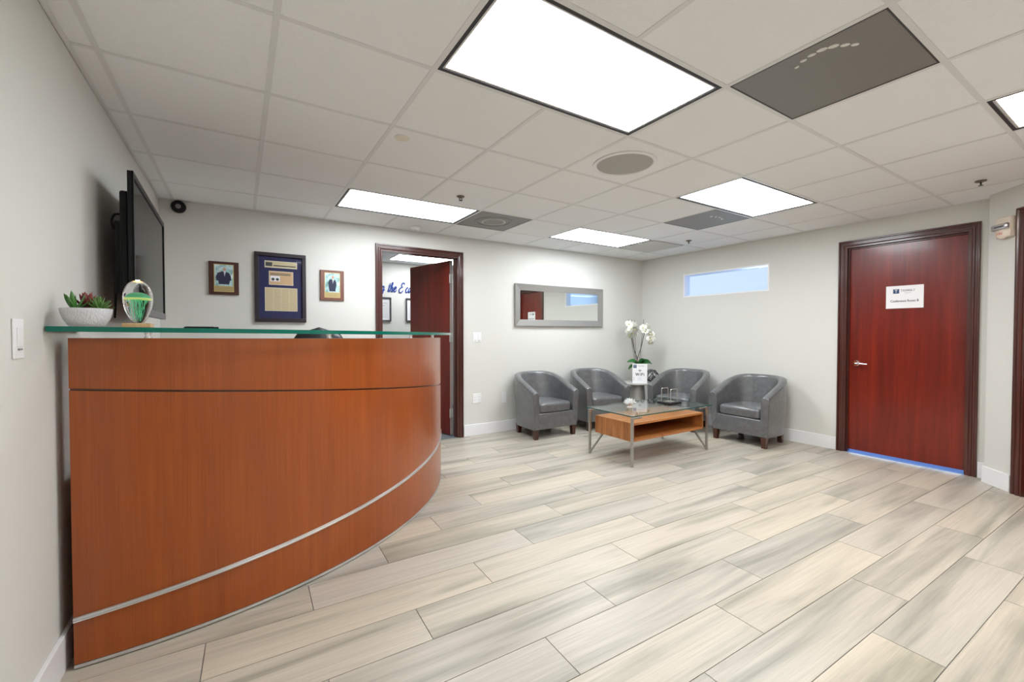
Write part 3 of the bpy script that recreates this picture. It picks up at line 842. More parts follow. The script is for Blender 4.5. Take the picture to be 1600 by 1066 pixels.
# local x along the screen, +y = towards the wall, screen faces -y
bx('cabinet', 'black_plastic', t, 0, TWD, .008, .024, 0, TH_, bev=.003)
bx('back_cover', 'black_plastic', t, .04, TWD-.04, .024, .06, .05, TH_-.09, bev=.01)
bm = bmesh.new()
for d in ((0, TWD, TH_-.028, TH_), (0, .022, .04, TH_-.028), (TWD-.022, TWD, .04, TH_-.028)): box(bm, d[0], d[1], 0, .009, d[2], d[3])
obj('bezel', bm, 'black_gloss', t)
bx('bottom_bezel', 'grey_bezel', t, 0, TWD, -.002, .009, 0, .04, bev=.002)
bx('screen', 'screen', t, .022, TWD-.022, .005, .0085, .04, TH_-.028)
bm = bmesh.new(); box(bm, TWD/2-.2, TWD/2-.16, .06, .085, .15, .55); box(bm, TWD/2+.16, TWD/2+.2, .06, .085, .15, .55); box(bm, TWD/2-.25, TWD/2+.25, .085, .118, .3, .42)
obj('wall_mount', bm, 'dark_grey', t)
tub('cable', 'black_plastic', t, catmull([(.13, .05, .5), (.1, .085, .49), (.085, .095, .45), (.1, .09, .42), (.115, .085, .4), (.12, .09, .1), (.15, .1, -.02)], 5), .005, 8)
bx('input_panel', 'black_plastic', t, .1, .17, .06, .088, .1, .46, bev=.003)

# ------------------------------------------------------------------ things on the back wall
def wall_thing(name, label, cat, x, z, group=None): return thing(name, label, cat, (x, YB, z), 0, group)
t = wall_thing('security_camera', 'round black security camera tucked under the ceiling corner', 'camera', -.445, 2.384)
lath('housing', 'black_plastic', t, [(.0, 0), (.05, 0), (.054, -.006), (.054, -.022), (.048, -.034), (.026, -.04), (.024, -.034), (0, -.034)], 36, (0, 0, 0), 'Y')
lath('lens_ring', 'lens', t, [(.018, -.033), (.018, -.037), (.011, -.038), (.011, -.034)], 28, (0, 0, 0), 'Y')
lath('lens', 'lens', t, [(.0065, -.034), (.006, -.039), (0, -.04)], 20, (0, 0, 0), 'Y')
def plate(parent, name, x0, x1, z0, z1, d0, d1, mat, bev=0):
    return bx(name, mat, parent, x0, x1, -d1, -d0, z0, z1, bev=bev)
def figure(par, cx, cz, s, full):
    """printed portrait: flat shapes of a standing man in a dark suit"""
    def flat(name, mat, pts, d):
        bm = bmesh.new(); prism(bm, [(cx+a*s, cz+b_*s) for a, b_ in pts], 0, .0005)
        bmesh.ops.rotate(bm, verts=bm.verts, cent=(0, 0, 0), matrix=Matrix.Rotation(R(90), 3, 'X'))
        for v in bm.verts: v.co.y -= d
        obj(name, bm, mat, par)
    if full: suit = [(-.3, -.8), (.3, -.8), (.36, -.3), (.42, -.2), (.4, .2), (.3, .42), (.1, .5), (-.12, .5), (-.33, .4), (-.42, .1), (-.38, -.3)]
    else: suit = [(-.42, -.75), (.42, -.75), (.5, -.35), (.62, -.38), (.56, .1), (.42, .38), (.12, .5), (-.14, .5), (-.5, .36), (-.66, -.05), (-.6, -.4), (-.46, -.4)]
    flat('suit', 'suit', suit, .0005)
    flat('shirt', 'shirt', [(-.02, .5), (.06, .0), (.16, .46), (.08, .56), (0, .54)], .0011)
    flat('tie', 'tie', [(.035, .46), (.06, .02), (.1, .2), (.085, .46)], .0017)
    flat('head', 'skin', [(.05+.13*math.cos(a), .72+.19*math.sin(a)) for a in [2*PI*k/14 for k in range(14)]], .0011)
def plaque(label, x0, x1, z0, z1, wood, full):
    t = wall_thing('award_plaque', label, 'plaque', (x0+x1)/2, (z0+z1)/2, 'portrait plaques')
    hw, hh = (x1-x0)/2, (z1-z0)/2
    plate(t, 'board', -hw, hw, -hh, hh, .001, .018, wood, .003)
    gw = hw*.66
    pc = plate(t, 'metal_plate', -gw, gw, -hh*.83, hh*.84, .018, .0195, 'gold', 0)
    ph = plate(t, 'photograph', -gw+.006, gw-.006, -hh*.47, hh*.80, .0195, .0202, 'photo_bg')
    ph.location.y -= .0
    plate(t, 'inscription', -gw+.006, gw-.006, -hh*.79, -hh*.5, .0195, .0202, 'gold_dim')
    fg = bpy.data.objects.new('portrait', None); COL.objects.link(fg); fg.parent = t; fg.location = (0, -.0204, hh*.09)
    figure(fg, 0, 0, hh*.62, full)
    return t
plaque('dark wooden plaque with a portrait photo near the television', -.236, -.004, 1.63, 1.932, 'plaque_wood', False)
plaque('reddish wooden plaque with a portrait photo beside the open door', .697, .927, 1.616, 1.924, 'plaque_wood_light', True)
t = wall_thing('framed_clippings', 'dark frame with three newspaper clippings on a navy mat', 'picture', .343, 1.719)
hw, hh = .222, .334
bm = bmesh.new(); fwid = .036
for d in ((-hw, hw, -hh, -hh+fwid), (-hw, hw, hh-fwid, hh), (-hw, -hw+fwid, -hh+fwid, hh-fwid), (hw-fwid, hw, -hh+fwid, hh-fwid)): box(bm, d[0], d[1], -.026, -.001, d[2], d[3], bev=.003)
obj('frame', bm, 'frame_dark', t)
plate(t, 'mat', -hw+fwid, hw-fwid, -hh+fwid, hh-fwid, .004, .009, 'mat_blue')
for nm, a, b_, c, d, mt in (('clipping', -.133, .139, .195, .252, 'newsprint_head'), ('clipping', -.098, .104, .03, .155, 'newsprint_orange'), ('clipping', -.133, .139, -.223, -.005, 'newsprint')):
    bk = plate(t, nm, a-.004, b_+.004, c-.004, d+.004, .009, .0105, 'news_white')
    plate(bk, 'print', a, b_, c, d, .0105, .011, mt)
    if mt == 'newsprint_head':
        plate(bk, 'picture', a+.004, a+.06, c+.01, d-.01, .011, .0114, 'clip_dark')
        plate(bk, 'headline', a+.07, b_-.01, c+.012, c+.022, .011, .0114, 'clip_dark')
    if mt == 'newsprint_orange':
        plate(bk, 'headline', a+.006, b_-.02, d-.022, d-.016, .011, .0114, 'clip_dark'); plate(bk, 'headline', a+.006, b_-.02, d-.034, d-.028, .011, .0114, 'clip_dark')
        pc = plate(bk, 'picture', a+.008, a+.09, c+.03, c+.082, .011, .0114, 'shirt')
        for q in (.03, .068):
            bm = bmesh.new(); lathe(bm, [(0, -.0008), (.014, -.0008), (.014, 0)], 14, (a+q, -.0114, c+.05), 'Y'); obj('picture', bm, 'clip_dark', bk)
    if mt == 'newsprint':
        for q in range(1, 4): plate(bk, 'column_rule', a+(b_-a)*q/4-.001, a+(b_-a)*q/4+.001, c+.006, d-.006, .011, .0113, 'news_white')
plate(t, 'glazing', -hw+fwid, hw-fwid, -hh+fwid, hh-fwid, .016, .018, 'frame_glass')
# mirror
t = wall_thing('wall_mirror', 'wide mirror in a brushed silver frame above the chairs', 'mirror', 3.831, 1.65)
hw, hh, fwid = .779, .279, .085
def mitre(bm, pts_in, pts_out, d_in, d_out):
    a = [bm.verts.new((p[0], -d_in, p[1])) for p in pts_in]; b_ = [bm.verts.new((p[0], -d_out, p[1])) for p in pts_out]
    c = [bm.verts.new((p[0], -.002, p[1])) for p in pts_out]; e = [bm.verts.new((p[0], -.002, p[1])) for p in pts_in]
    bm.faces.new((a[0], a[1], b_[1], b_[0])); bm.faces.new((b_[0], b_[1], c[1], c[0])); bm.faces.new((a[0], e[0], e[1], a[1])); bm.faces.new((c[0], c[1], e[1], e[0]))
    bm.faces.new((a[0], b_[0], c[0], e[0])); bm.faces.new((a[1], e[1], c[1], b_[1]))
co = [(-hw, -hh), (hw, -hh), (hw, hh), (-hw, hh)]; ci = [(-hw+fwid, -hh+fwid), (hw-fwid, -hh+fwid), (hw-fwid, hh-fwid), (-hw+fwid, hh-fwid)]
for k in range(4):
    bm = bmesh.new(); mitre(bm, (ci[k], ci[(k+1)%4]), (co[k], co[(k+1)%4]), .016, .034); obj('frame_rail', bm, 'satin_silver', t)
plate(t, 'mirror_glass', -hw+fwid, hw-fwid, -hh+fwid, hh-fwid, .004, .012, 'mirror')
# switches and outlets
t = wall_thing('light_switch', 'double white light switch beside the open door frame', 'switch', 2.5, 1.225)
plate(t, 'plate', -.06, .06, -.06, .06, .0005, .006, 'white_plastic', .002)
for s in (-.028, .028):
    k = plate(t, 'rocker', s-.017, s+.017, -.034, .034, .006, .0095, 'white_plastic', .0015); plate(k, 'slider', s-.01, s+.01, -.046, -.041, .006, .008, 'slot')
t = wall_thing('power_outlet', 'white double socket plate low beside the door frame', 'outlet', 2.498, .46)
plate(t, 'plate', -.06, .06, -.06, .06, .0005, .006, 'white_plastic', .002)
for s in (-.028, .028):
    k = plate(t, 'socket', s-.017, s+.017, -.034, .034, .006, .008, 'white_plastic', .001)
    for z in (-.018, .018):
        plate(k, 'slot', s-.008, s-.005, z-.005, z+.005, .008, .0085, 'slot'); plate(k, 'slot', s+.005, s+.008, z-.005, z+.005, .008, .0085, 'slot')
t = wall_thing('blank_plate', 'narrow white wall plate low behind the first armchair', 'outlet', 2.895, .44)
plate(t, 'plate', -.036, .036, -.066, .066, .0005, .006, 'white_plastic', .002); plate(t, 'insert', -.017, .017, -.034, .034, .006, .0075, 'white_plastic', .001)
t = thing('light_switch', 'white dimmer switch on the television wall above the desk end', 'switch', (XL, 1.945, 1.262), R(90))
plate(t, 'plate', -.036, .036, -.062, .062, .0005, .006, 'white_plastic', .002)
k = plate(t, 'paddle', -.017, .017, -.026, .034, .006, .010, 'white_plastic', .0015); plate(k, 'slider', -.012, .012, -.036, -.031, .006, .010, 'slot')

# ------------------------------------------------------------------ tub armchairs (front faces local -y)
def make_chair(label):
    t = thing('tub_chair', label, 'armchair', (0, 0, 0), 0, 'grey leather tub chairs')
    hwid, yf, yb, th = .352, -.31, .328, .088
    nS, nA = 10, 30
    path = []                                            # outer plan curve from front-left round the back to front-right
    yk = -.05
    for i in range(nS): path.append((-hwid, yf+(yk-yf)*i/nS))
    for i in range(nA+1):
        a = PI-PI*i/nA; ca, sa = math.cos(a), math.sin(a); e = 2/2.4
        path.append((hwid*math.copysign(abs(ca)**e, ca), yk+(yb-yk)*abs(sa)**e))
    for i in range(nS): path.append((hwid, yk-(yk-yf)*(i+1)/nS))
    n = len(path); P = [Vector(p) for p in path]
    def nrm(i):
        d = P[min(i+1, n-1)]-P[max(i-1, 0)]; return Vector((d.y, -d.x)).normalized()
    def ztop(y):
        q = min(1, max(0, (y-yf)/(yb-yf)))
        return .565+.205*(q**.85*(1-q)+(1-(1-q)**2)*q)
    bm = bmesh.new(); rings = []
    for i in range(n):
        o_ = P[i]; nn = nrm(i); zt = ztop(o_.y); r_ = .036; fb = min(1, max(0, (o_.y+.05)/.3))
        prof = []
        for z in (.118, .122, .2, .3, .42, .5):
            k = .93+.07*(z-.118)/(.565-.118); prof.append((0, z, k))
        prof.append((0, zt-r_, 1.0))
        for a in range(1, 8):
            aa = PI*a/8; prof.append((th/2-(th/2)*math.cos(aa), zt-r_+r_*math.sin(aa), 1.0))
        prof += [(th, zt-r_, 1.0), (th+.018*fb, min(.55, zt-r_-.01), .995), (th+.05*fb, .42, .985), (th+.06*fb, .3, .98), (th+.06*fb, .25, .98)]
        ring = []
        for inn, z, k in prof:
            p = o_+nn*inn; ring.append(bm.verts.new((p.x*k, p.y*(k if p.y > 0 else .5+.5*k), z)))
        rings.append(ring)
    m_ = len(rings[0])
    for i in range(n-1):
        for k in range(m_): bm.faces.new((rings[i][k], rings[i][(k+1)%m_], rings[i+1][(k+1)%m_], rings[i+1][k]))
    es = []
    for rg in (rings[0], rings[-1]):
        f = bm.faces.new(rg); es += list(f.edges)
    bmesh.ops.recalc_face_normals(bm, faces=bm.faces)
    bmesh.ops.bevel(bm, geom=list(set(es)), offset=.009, segments=3, affect='EDGES', profile=.5)
    sh = obj('back_shell', bm, 'leather', t, smooth=50)
    # piping along the outer top edge and vertical seams inside the back
    pts = [(P[i].x+nrm(i).x*.006, P[i].y+nrm(i).y*.006, ztop(P[i].y)-.018) for i in range(1, n-1)]
    tub('piping', 'seam', sh, pts, .0045, 6)
    for fr in (.36, .64):
        i = int(n*fr); q = P[i]+nrm(i)*(th-.001)
        tub('seam', 'seam', sh, [(q.x*.985+nrm(i).x*.046*.9, q.y*.985+nrm(i).y*.046*.9, .44), (q.x+nrm(i).x*.0155, q.y+nrm(i).y*.0155, .55), (q.x, q.y, ztop(P[i].y)-.034)], .004, 6)
    bx('front_rail', 'leather', t, -hwid*.93+.012, hwid*.93-.012, yf+.012, yf+.10, .119, .312, bev=.012, seg=3, smooth=50)
    # seat deck
    bm = bmesh.new(); prism(bm, [(p.x*.9, p.y*.9) for p in P], .125, .27); obj('seat_deck', bm, 'leather', t)
    # cushion: D-shaped, crowned
    bm = bmesh.new(); iw = hwid*.97-th-.004; out = []
    for i in range(28):
        a = 2*PI*i/28; ca, sa = math.cos(a), math.sin(a)
        e = 2/9 if sa < 0 else 2/2.45
        out.append((iw*math.copysign(abs(ca)**e, ca), -.05+(.248 if sa < 0 else .268)*math.copysign(abs(sa)**e, sa)))
    levels = [(.93, .316), (.985, .322), (1, .336), (1, .395), (.985, .413), (.95, .424), (.8, .434), (.5, .441), (.2, .444)]
    rg = [[bm.verts.new((x*s, -.05+(y+.05)*s, z)) for x, y in out] for s, z in levels]
    for i in range(len(rg)-1):
        for k in range(28): bm.faces.new((rg[i][k], rg[i][(k+1)%28], rg[i+1][(k+1)%28], rg[i+1][k]))
    bm.faces.new(rg[0]); bm.faces.new(rg[-1]); obj('seat_cushion', bm, 'leather', t, smooth=60)
    for sx, y in ((-1, yf+.045), (1, yf+.045), (-1, .18), (1, .18)):
        x = sx*(.285 if y < 0 else .235)
        bm = bmesh.new()
        a = [bm.verts.new((x+i*.022, y+j*.022, 0)) for i, j in ((-1,-1),(1,-1),(1,1),(-1,1))]
        c = [bm.verts.new((x+i*.029, y+j*.029, .121)) for i, j in ((-1,-1),(1,-1),(1,1),(-1,1))]
        bm.faces.new(a[::-1]); bm.faces.new(c)
        for i in range(4): bm.faces.new((a[i], a[(i+1)%4], c[(i+1)%4], c[i]))
        obj('leg', bm, 'walnut_leg', t)
    return t
c1 = make_chair('grey leather tub chair on its own under the mirror, next to wall plates')
c1.location = (3.262, 4.455, 0)
dup(c1, (4.16, 4.425, 0), R(-9), 'grey leather tub chair under the mirror, beside the side table with the orchid')
dup(c1, (5.14, 3.77, 0), R(-90+9), 'grey leather tub chair in front of the wire sphere, beside the side table')
dup(c1, (5.155, 2.815, 0), R(-90), 'grey leather tub chair under the clerestory window, closest to the conference door')

# ------------------------------------------------------------------ coffee table
TX0, TX1, TY0, TY1, TZ = 3.14, 4.31, 2.845, 3.43, .482
t = thing('coffee_table', 'glass-topped coffee table with open wooden box and steel legs', 'table', ((TX0+TX1)/2, (TY0+TY1)/2, 0))
hx, hy = (TX1-TX0)/2, (TY1-TY0)/2
bm = bmesh.new(); prism(bm, [(-hx-.025, -hy-.025), (hx+.055, -hy-.025), (hx+.055, hy+.03), (-hx-.025, hy+.03)], TZ, TZ+.01, 0, 1)
obj('glass_top', bm, ['glass', 'glass_edge_dark'], t)
L_ = .011
for sx in (-1, 1):
    for sy in (-1, 1):
        x, y = sx*hx, sy*hy
        lg = bx('leg', 'brushed', t, x-L_, x+L_, y-L_, y+L_, 0, TZ-.012, bev=.0015)
        bm = bmesh.new()
        p0, p1 = Vector((x-sx*.006, y-sy*.006, .02)), Vector((x-sx*.10, y-sy*.10, .225))
        tube(bm, [p0, p1], .011, 4); obj('brace', bm, 'brushed', lg)
        bx('top_arm', 'brushed', lg, min(x, x-sx*.13), max(x, x-sx*.13), y-L_*.8, y+L_*.8, TZ-.026, TZ-.0125, bev=.001)
        lath('glass_pad', 'chrome', lg, [(0, TZ-.012), (.014, TZ-.012), (.014, TZ-.0003), (0, TZ-.0003)], 16, (x-sx*.02, y-sy*.0, 0))
B0, B1, C0, C1, Z0, Z1 = -hx+.045, hx-.012, -hy+.035, hy-.035, .225, .405
cab = obj('wooden_box', (lambda bm: (box(bm, B0+.02, B1-.02, C0, C1, Z1-.02, Z1), box(bm, B0+.02, B1-.02, C0, C1, Z0, Z0+.02), bm)[2])(bmesh.new()), 'oak', t)
bx('end_panel', 'oak_side', cab, B0, B0+.02, C0, C1, Z0, Z1); bx('end_panel', 'oak_side', cab, B1-.02, B1, C0, C1, Z0, Z1)
bx('rear_panel', 'oak', cab, B0+.02, B1-.02, C1-.015, C1-.001, Z0+.02, Z1-.02)
TT = TZ+.01
# lotus candle holder
t = thing('lotus_holder', 'white glass lotus flower candle holder on the coffee table', 'ornament', (3.45, 3.16, TT))
lath('foot', 'lotus', t, [(0, .0005), (.03, .0005), (.034, .008), (.02, .018), (.018, .03), (0, .032)], 24)
def petal_me(name, L, W, lift, mat):
    bm = bmesh.new(); g = []
    for i in range(7):
        q = i/6; hw = W*math.sin(PI*(.1+.88*q))**.75/2
        g.append([bm.verts.new((L*(math.sin(q*1.35)), hw*s, lift*(1-math.cos(q*1.5))+abs(s)*hw*.35)) for s in (-1, -.5, 0, .5, 1)])
    for i in range(6):
        for k in range(4): bm.faces.new((g[i][k], g[i][k+1], g[i+1][k+1], g[i+1][k]))
    r = bmesh.ops.solidify(bm, geom=bm.faces[:], thickness=.002)
    bmesh.ops.recalc_face_normals(bm, faces=bm.faces)
    me = bpy.data.meshes.new(name); bm.to_mesh(me); bm.free(); me.materials.append(MATS[mat])
    me.polygons.foreach_set('use_smooth', [True]*len(me.polygons)); return me
for ring, (cnt, L, W, lift, z) in enumerate(((8, .075, .045, .05, .028), (7, .055, .04, .07, .03), (5, .035, .032, .075, .034))):
    pmsh = petal_me('petal', L, W, lift, 'lotus')
    for k in range(cnt): obj('petal', pmsh, None, t, (0, 0, z), (0, 0, 2*PI*k/cnt+ring*.4))
# card holder with wire loops
t = thing('magazine_rack', 'black tray with two steel wire loops on the coffee table', 'holder', (4.06, 3.14, TT), R(0))
bx('tray', 'black_plastic', t, -.10, .10, -.085, .085, .0005, .016, bev=.003)
for y in (-.06, .06):
    tub('wire_loop', 'steel', t, [(-.055, y, .014), (-.055, y, .155), (-.05, y, .163), (.05, y, .163), (.055, y, .155), (.055, y, .014)], .0045, 8)
bx('coaster', 'brushed', t, -.05, .05, -.045, .045, .0165, .022, bev=.002)

# ------------------------------------------------------------------ side table and what stands on it
sx_, sy_ = 4.93, 4.37
SH = .555
t = thing('side_table', 'round silver pedestal side table in the corner between chairs', 'table', (sx_, sy_, 0))
lath('pedestal', 'pedestal_silver', t, [(0, 0), (.16, 0), (.16, .01), (.145, .04), (.115, .25), (.10, .5), (.10, SH-.022), (0, SH-.022)], 40)
lath('tabletop', 'pedestal_silver', t, [(0, SH-.022), (.215, SH-.022), (.22, SH-.018), (.22, SH-.004), (.215, SH), (0, SH)], 48)
t = thing('wifi_sign', 'white acrylic WiFi notice standing in front of the orchid', 'sign', (4.826, 4.235, SH), R(-38))
bx('sheet', 'paper', t, -.103, .103, -.003, .003, .002, .282)
bx('acrylic_foot', 'frame_glass', t, -.103, .103, -.003, .045, .0003, .002)
lg = bx('logo', 'navy', t, -.09, -.046, -.0036, -.003, .222, .268)
text('logo_letter', 'T', .04, 'paper', lg, (-.068, -.004, .245), FACE_Y)
text('heading', 'TREMBLY', .026, 'ink_grey', t, (.025, -.0036, .248), FACE_Y, width=.105)
wf = text('wifi_word', 'WiFi', .056, 'ink', t, (.0, -.0036, .128), FACE_Y, spacing=1.35, width=.125, bold=.0022)
def arcband(r0, r1, a0, a1, n=10):
    bm = bmesh.new()
    pts = [(r1*math.cos(a0+(a1-a0)*k/n), r1*math.sin(a0+(a1-a0)*k/n)) for k in range(n+1)]
    pts += [(r0*math.cos(a0+(a1-a0)*k/n), r0*math.sin(a0+(a1-a0)*k/n)) for k in range(n, -1, -1)] if r0 > 0 else [(0, 0)]
    prism(bm, pts, 0, .0006); bmesh.ops.rotate(bm, verts=bm.verts, cent=(0, 0, 0), matrix=Matrix.Rotation(R(90), 3, 'X')); return bm
for r0, r1 in ((0, .009), (.014, .021), (.026, .034)):
    obj('wifi_symbol', arcband(r0, r1, R(45), R(135)), 'ink', t, (0, -.003, .162))
for z, wdt in ((.075, .05), (.048, .06)):
    bx('small_print', 'ink_pale', t, -.03, -.03+wdt, -.0034, -.003, z, z+.006); bx('small_icon', 'ink_grey', t, -.09, -.08, -.0034, -.003, z-.003, z+.009)
# orchid
t = thing('potted_orchid', 'white moth orchid in a pot behind the WiFi notice', 'plant', (4.985, 4.42, SH))
lath('pot', 'white_plastic', t, [(0, .0005), (.06, .0005), (.07, .1), (.078, .2), (.08, .22), (.074, .22), (.068, .2), (0, .195)], 36)
lath('moss', 'moss', t, [(.069, .205), (.04, .22), (0, .226)], 20)
CR = Vector((.846, -.533))      # camera's right, seen from here
def side(u, v=0): return (CR.x*u+CR.y*v*-1*-1, CR.y*u-CR.x*v*-1*-1)
bm = bmesh.new(); g = []
for i in range(10):
    q = i/9; hw = .046*math.sin(PI*(.08+.9*q))**.6
    g.append([bm.verts.new((.2*q, hw*s, .11*math.sin(q*2.3)-.05*q*q+abs(s)*hw*.3)) for s in (-1, -.5, 0, .5, 1)])
for i in range(9):
    for k in range(4): bm.faces.new((g[i][k], g[i][k+1], g[i+1][k+1], g[i+1][k]))
bmesh.ops.solidify(bm, geom=bm.faces[:], thickness=.003); bmesh.ops.recalc_face_normals(bm, faces=bm.faces)
ol = bpy.data.meshes.new('leaf'); bm.to_mesh(ol); bm.free(); ol.materials.append(MATS['orchid_leaf'])
ol.polygons.foreach_set('use_smooth', [True]*len(ol.polygons))
for sgn, rise, tilt, k, z in ((-1, .25, .9, .85, .23), (-1, -.35, .8, .7, .21), (1, .1, .95, 1.05, .215), (1, .45, .6, .8, .225), (-1, .6, .5, .6, .225)):
    xa = Vector((CR.x*sgn, CR.y*sgn, rise)).normalized(); za = Vector((-.75*tilt, -.66*tilt, 1)); ya = za.cross(xa).normalized(); za = xa.cross(ya)
    o = obj('leaf', ol, None, t); o.matrix_local = Matrix.LocRotScale(Vector((0, 0, z)), Matrix((xa, ya, za)).transposed().to_quaternion(), Vector((k, k, k)))
def P3(u, z, v=0): return (CR.x*u-CR.y*v, CR.y*u+CR.x*v, z)
stA = catmull([P3(.0, .2), P3(-.005, .33), P3(-.055, .5), P3(-.085, .66), P3(-.10, .8), P3(-.13, .86)], 5)
stB = catmull([P3(.0, .2), P3(.0, .34), P3(.05, .5), P3(.085, .66), P3(.12, .78), P3(.18, .76), P3(.21, .66)], 5)
tub('stem', 'stem', t, stA, .0055, 7); tub('stem', 'stem', t, stB, .0055, 7)
for u0, u1, zt in ((-.02, -.135, .93), (-.015, -.09, .92), (-.01, -.045, .91), (.025, .095, .92)):
    tub('stake', 'stake', t, [P3(u0, .2, .02), P3(u1, zt, .02)], .0032, 6)
def flower_me():
    bm = bmesh.new()
    for a, L, W in ((90, .045, .038), (90+140, .043, .034), (90-140, .043, .034), (8, .05, .056), (172, .05, .056)):
        a = R(a); g = []
        for i in range(6):
            q = i/5; hw = W*math.sin(PI*(.12+.8*q))**.7/2
            d = Vector((math.cos(a), math.sin(a))); pp = Vector((-d.y, d.x))
            g.append([bm.verts.new((d.x*L*q+pp.x*hw*s, -.002-.010*q*(1-q)*4*(1-abs(s)*.3)+ (0 if L < .049 else -.003), d.y*L*q+pp.y*hw*s)) for s in (-1, -.4, .4, 1)])
        for i in range(5):
            for k in range(3): bm.faces.new((g[i][k], g[i][k+1], g[i+1][k+1], g[i+1][k]))
    bmesh.ops.solidify(bm, geom=bm.faces[:], thickness=.0012)
    bmesh.ops.recalc_face_normals(bm, faces=bm.faces)
    me = bpy.data.meshes.new('flower'); bm.to_mesh(me); bm.free(); me.materials.append(MATS['petal'])
    me.polygons.foreach_set('use_smooth', [True]*len(me.polygons)); return me
fm = flower_me()
bm = bmesh.new(); lathe(bm, [(0, -.024), (.007, -.018), (.011, -.006), (.006, 0), (0, .002)], 10, (0, -.002, -.004), 'Y')
bmesh.ops.recalc_face_normals(bm, faces=bm.faces); lipm = bpy.data.meshes.new('lip'); bm.to_mesh(lipm); bm.free(); lipm.materials.append(MATS['lip'])
random.seed(11)
fl = [(-.135, .855), (-.075, .84), (-.11, .79), (-.05, .775), (-.14, .745), (-.085, .72), (-.06, .70), (-.13, .69),
      (.075, .80), (.125, .815), (.10, .755), (.15, .755), (.165, .71), (.20, .70), (.175, .65), (.205, .625), (.185, .585)]
for u, z in fl:
    o = obj('flower', fm, None, t, P3(u, z, random.uniform(-.035, -.005)), (random.uniform(-.25, .25), random.uniform(-.5, .5), R(-45)+random.uniform(-.5, .5)))
    o.scale = (random.uniform(1.05, 1.3),)*3
    l2 = obj('lip', lipm, None, o)
# wire sphere
t = thing('wire_sphere', 'woven dark metal sphere ornament behind a grey chair', 'ornament', (5.235, 4.33, SH+.0), 0)
t.location = (5.09, 4.245, SH)
bm = bmesh.new()
for k in range(9):
    ax = Vector((math.sin(k*1.7), math.cos(k*2.3), math.sin(k*.9+.5))).normalized(); e1 = ax.orthogonal().normalized(); e2 = ax.cross(e1)
    pts = [(e1*math.cos(2*PI*i/28)+e2*math.sin(2*PI*i/28))*.092+Vector((0, 0, .098)) for i in range(29)]
    tube(bm, pts, .0055, 6, cap=False)
obj('woven_wire', bm, 'dark_grey', t, smooth=60)
lath('glass_ball', 'lotus', t, [(0, .043), (.03, .05), (.055, .098), (.03, .146), (0, .153)], 20)

# ------------------------------------------------------------------ signs and alarm on the right
kx = 5.565/5.51
t = thing('door_sign', 'white paper sign reading Conference Room B on the door', 'sign', (XR+.0548, 1.535*kx, 1.28+(1.632-1.28)*kx), R(-90))
bx('sheet', 'paper', t, -.143, .143, -.0016, -.0003, -.112, .112)
lg = bx('logo', 'navy', t, -.087, -.040, -.0022, -.0016, .036, .080)
text('logo_letter', 'T', .042, 'paper', lg, (-.0635, -.0024, .058), FACE_Y)
text('company_name', 'TREMBLY', .03, 'ink_grey', t, (.025, -.002, .062), FACE_Y, width=.112, bold=.0005)
text('room_name', 'Conference Room B', .03, 'ink', t, (0, -.002, -.040), FACE_Y, width=.215, bold=.0006)
bx('small_print', 'ink_pale', t, -.0, .05, -.002, -.0016, .036, .041)
# fire alarm strobe on the angled wall, local x along wall
fx = .185
t = thing('fire_alarm', 'cream fire alarm strobe on the angled wall', 'alarm', (AC.x+ad.x*fx, AC.y+ad.y*fx, 2.125), R(225)); t.scale = (1.2, 1.2, 1.15)
bx('housing', 'cream_plastic', t, -.055, .055, -.035, -.0005, -.065, .075, bev=.006, seg=3, smooth=50)
lath('bell_cap', 'cream_plastic', t, [(0, -.05), (.03, -.05), (.045, -.042), (.05, -.034)], 28, (0, 0, -.028), 'Y')
ls_ = bx('strobe_lens', 'lens', t, -.06, .06, -.06, -.035, -.012, .03, bev=.01, seg=3, smooth=50)
bx('flash_tube', 'dark_grey', ls_, -.03, .04, -.0612, -.06, .004, .014)
text('lettering', 'FIRE', .022, 'red_ink', t, (0, -.0505, -.04), FACE_Y, spacing=1.2)

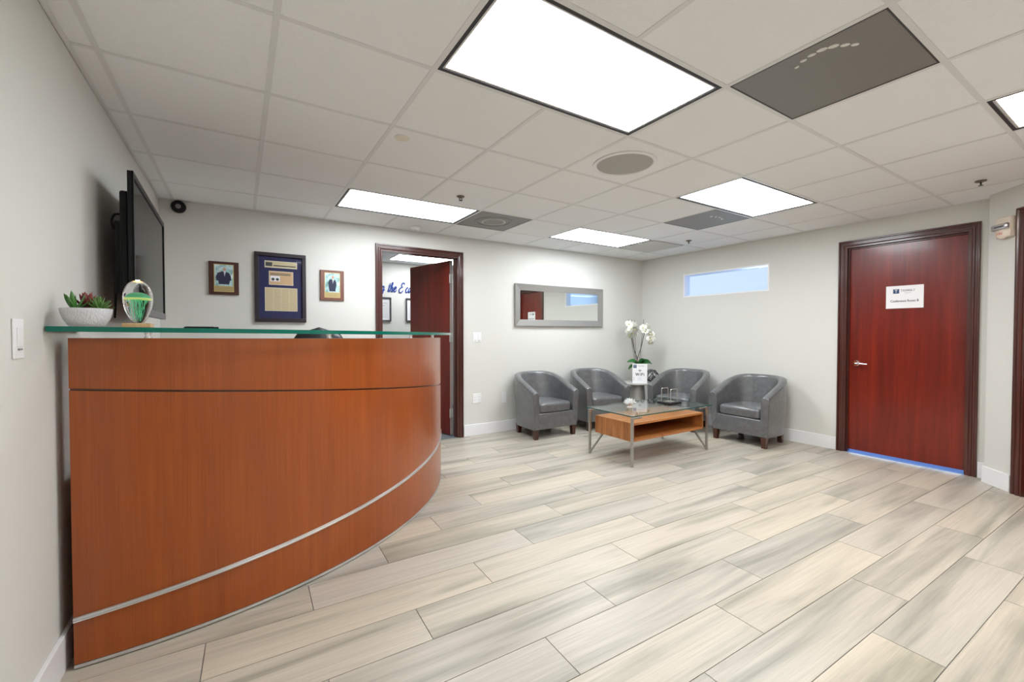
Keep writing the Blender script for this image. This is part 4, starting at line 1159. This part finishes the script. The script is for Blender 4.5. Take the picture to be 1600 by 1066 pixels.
# ------------------------------------------------------------------ office beyond the open door
t = thing('wall_lettering', 'blue script lettering across the far office wall', 'lettering', (1.94, OY1, 1.955))
def stroke(parent, name, strokes, x, s):
    bm = bmesh.new()
    for st in strokes:
        pts = catmull([(x+(a+b_*.22)*s, -.006, b_*s) for a, b_ in st], 5) if len(st) > 2 else [Vector((x+(a+b_*.22)*s, -.006, b_*s)) for a, b_ in st]
        k = len(pts); tube(bm, pts, [0.0095*(.7+.5*math.sin(PI*i/max(1, k-1))) for i in range(k)], 6)
    obj(name, bm, 'letter_blue', parent, smooth=60)
S = .088
LET = {
 'i': [[(0, .2), (.08, .9), (.06, .1), (.16, 0), (.3, .3)], [(.1, 1.25), (.12, 1.3)]],
 'n': [[(0, .5), (.08, .95), (.06, 0)], [(.07, .5), (.25, .95), (.38, .8), (.34, .1), (.42, 0), (.56, .3)]],
 'g': [[(.42, .85), (.22, .95), (.02, .5), (.12, .05), (.34, .3), (.45, .9)], [(.45, .9), (.4, -.2), (.2, -.7), (.0, -.5), (.3, -.1), (.62, .35)]],
 't': [[(.2, 1.6), (.16, .8), (.1, .15), (.2, 0), (.36, .3)], [(-.05, 1.05), (.45, 1.12)]],
 'h': [[(.0, .3), (.22, 1.4), (.16, 1.75), (.06, 1.2), (.02, 0)], [(.04, .4), (.24, .9), (.36, .75), (.32, .1), (.4, 0), (.54, .3)]],
 'e': [[(0, .35), (.3, .6), (.3, .9), (.14, .95), (.0, .5), (.1, .05), (.28, .05), (.5, .35)]],
 'E': [[(.85, 1.45), (.7, 1.75), (.4, 1.7), (.3, 1.25), (.6, .95)], [(.6, .95), (.2, .8), (.02, .35), (.2, -.05), (.55, .0), (.8, .35)]],
 'c': [[(.34, .8), (.2, .95), (.0, .5), (.1, .05), (.28, .05), (.48, .35)]],
 'o': [[(.24, .95), (.02, .6), (.1, .05), (.3, .15), (.42, .6), (.24, .95), (.5, .8)]],
}
for ch, x in (('i', -.125), ('n', -.075), ('g', .008), ('t', .115), ('h', .155), ('e', .215), ('E', .30), ('c', .415), ('o', .46), ('n', .515), ('o', .575)):
    stroke(t, 'letter', LET[ch], x, S)
def cert(label, x0, x1, z0, z1):
    t = thing('framed_certificate', label, 'picture', ((x0+x1)/2, OY1, (z0+z1)/2), 0, 'certificates on the office wall')
    hw, hh, f_ = (x1-x0)/2, (z1-z0)/2, .018
    bm = bmesh.new()
    for d in ((-hw, hw, -hh, -hh+f_), (-hw, hw, hh-f_, hh), (-hw, -hw+f_, -hh+f_, hh-f_), (hw-f_, hw, -hh+f_, hh-f_)): box(bm, d[0], d[1], -.03, -.002, d[2], d[3])
    obj('frame', bm, 'dark_grey', t)
    plate(t, 'mat', -hw+f_, hw-f_, -hh+f_, hh-f_, .004, .01, 'paper')
    sh = plate(t, 'certificate', -hw+.06, hw-.05, -hh+.05, hh-.06, .01, .0108, 'certificate')
    plate(sh, 'headline', -hw+.08, hw-.07, hh-.1, hh-.092, .0108, .0112, 'ink_grey'); plate(sh, 'headline', .02, .07, hh-.14, hh-.13, .0108, .0112, 'ink_grey')
cert('black framed certificate under the end of the first script word', 1.76, 2.11, 1.47, 1.86)
cert('black framed certificate under the script capital letter', 2.36, 2.71, 1.47, 1.86)
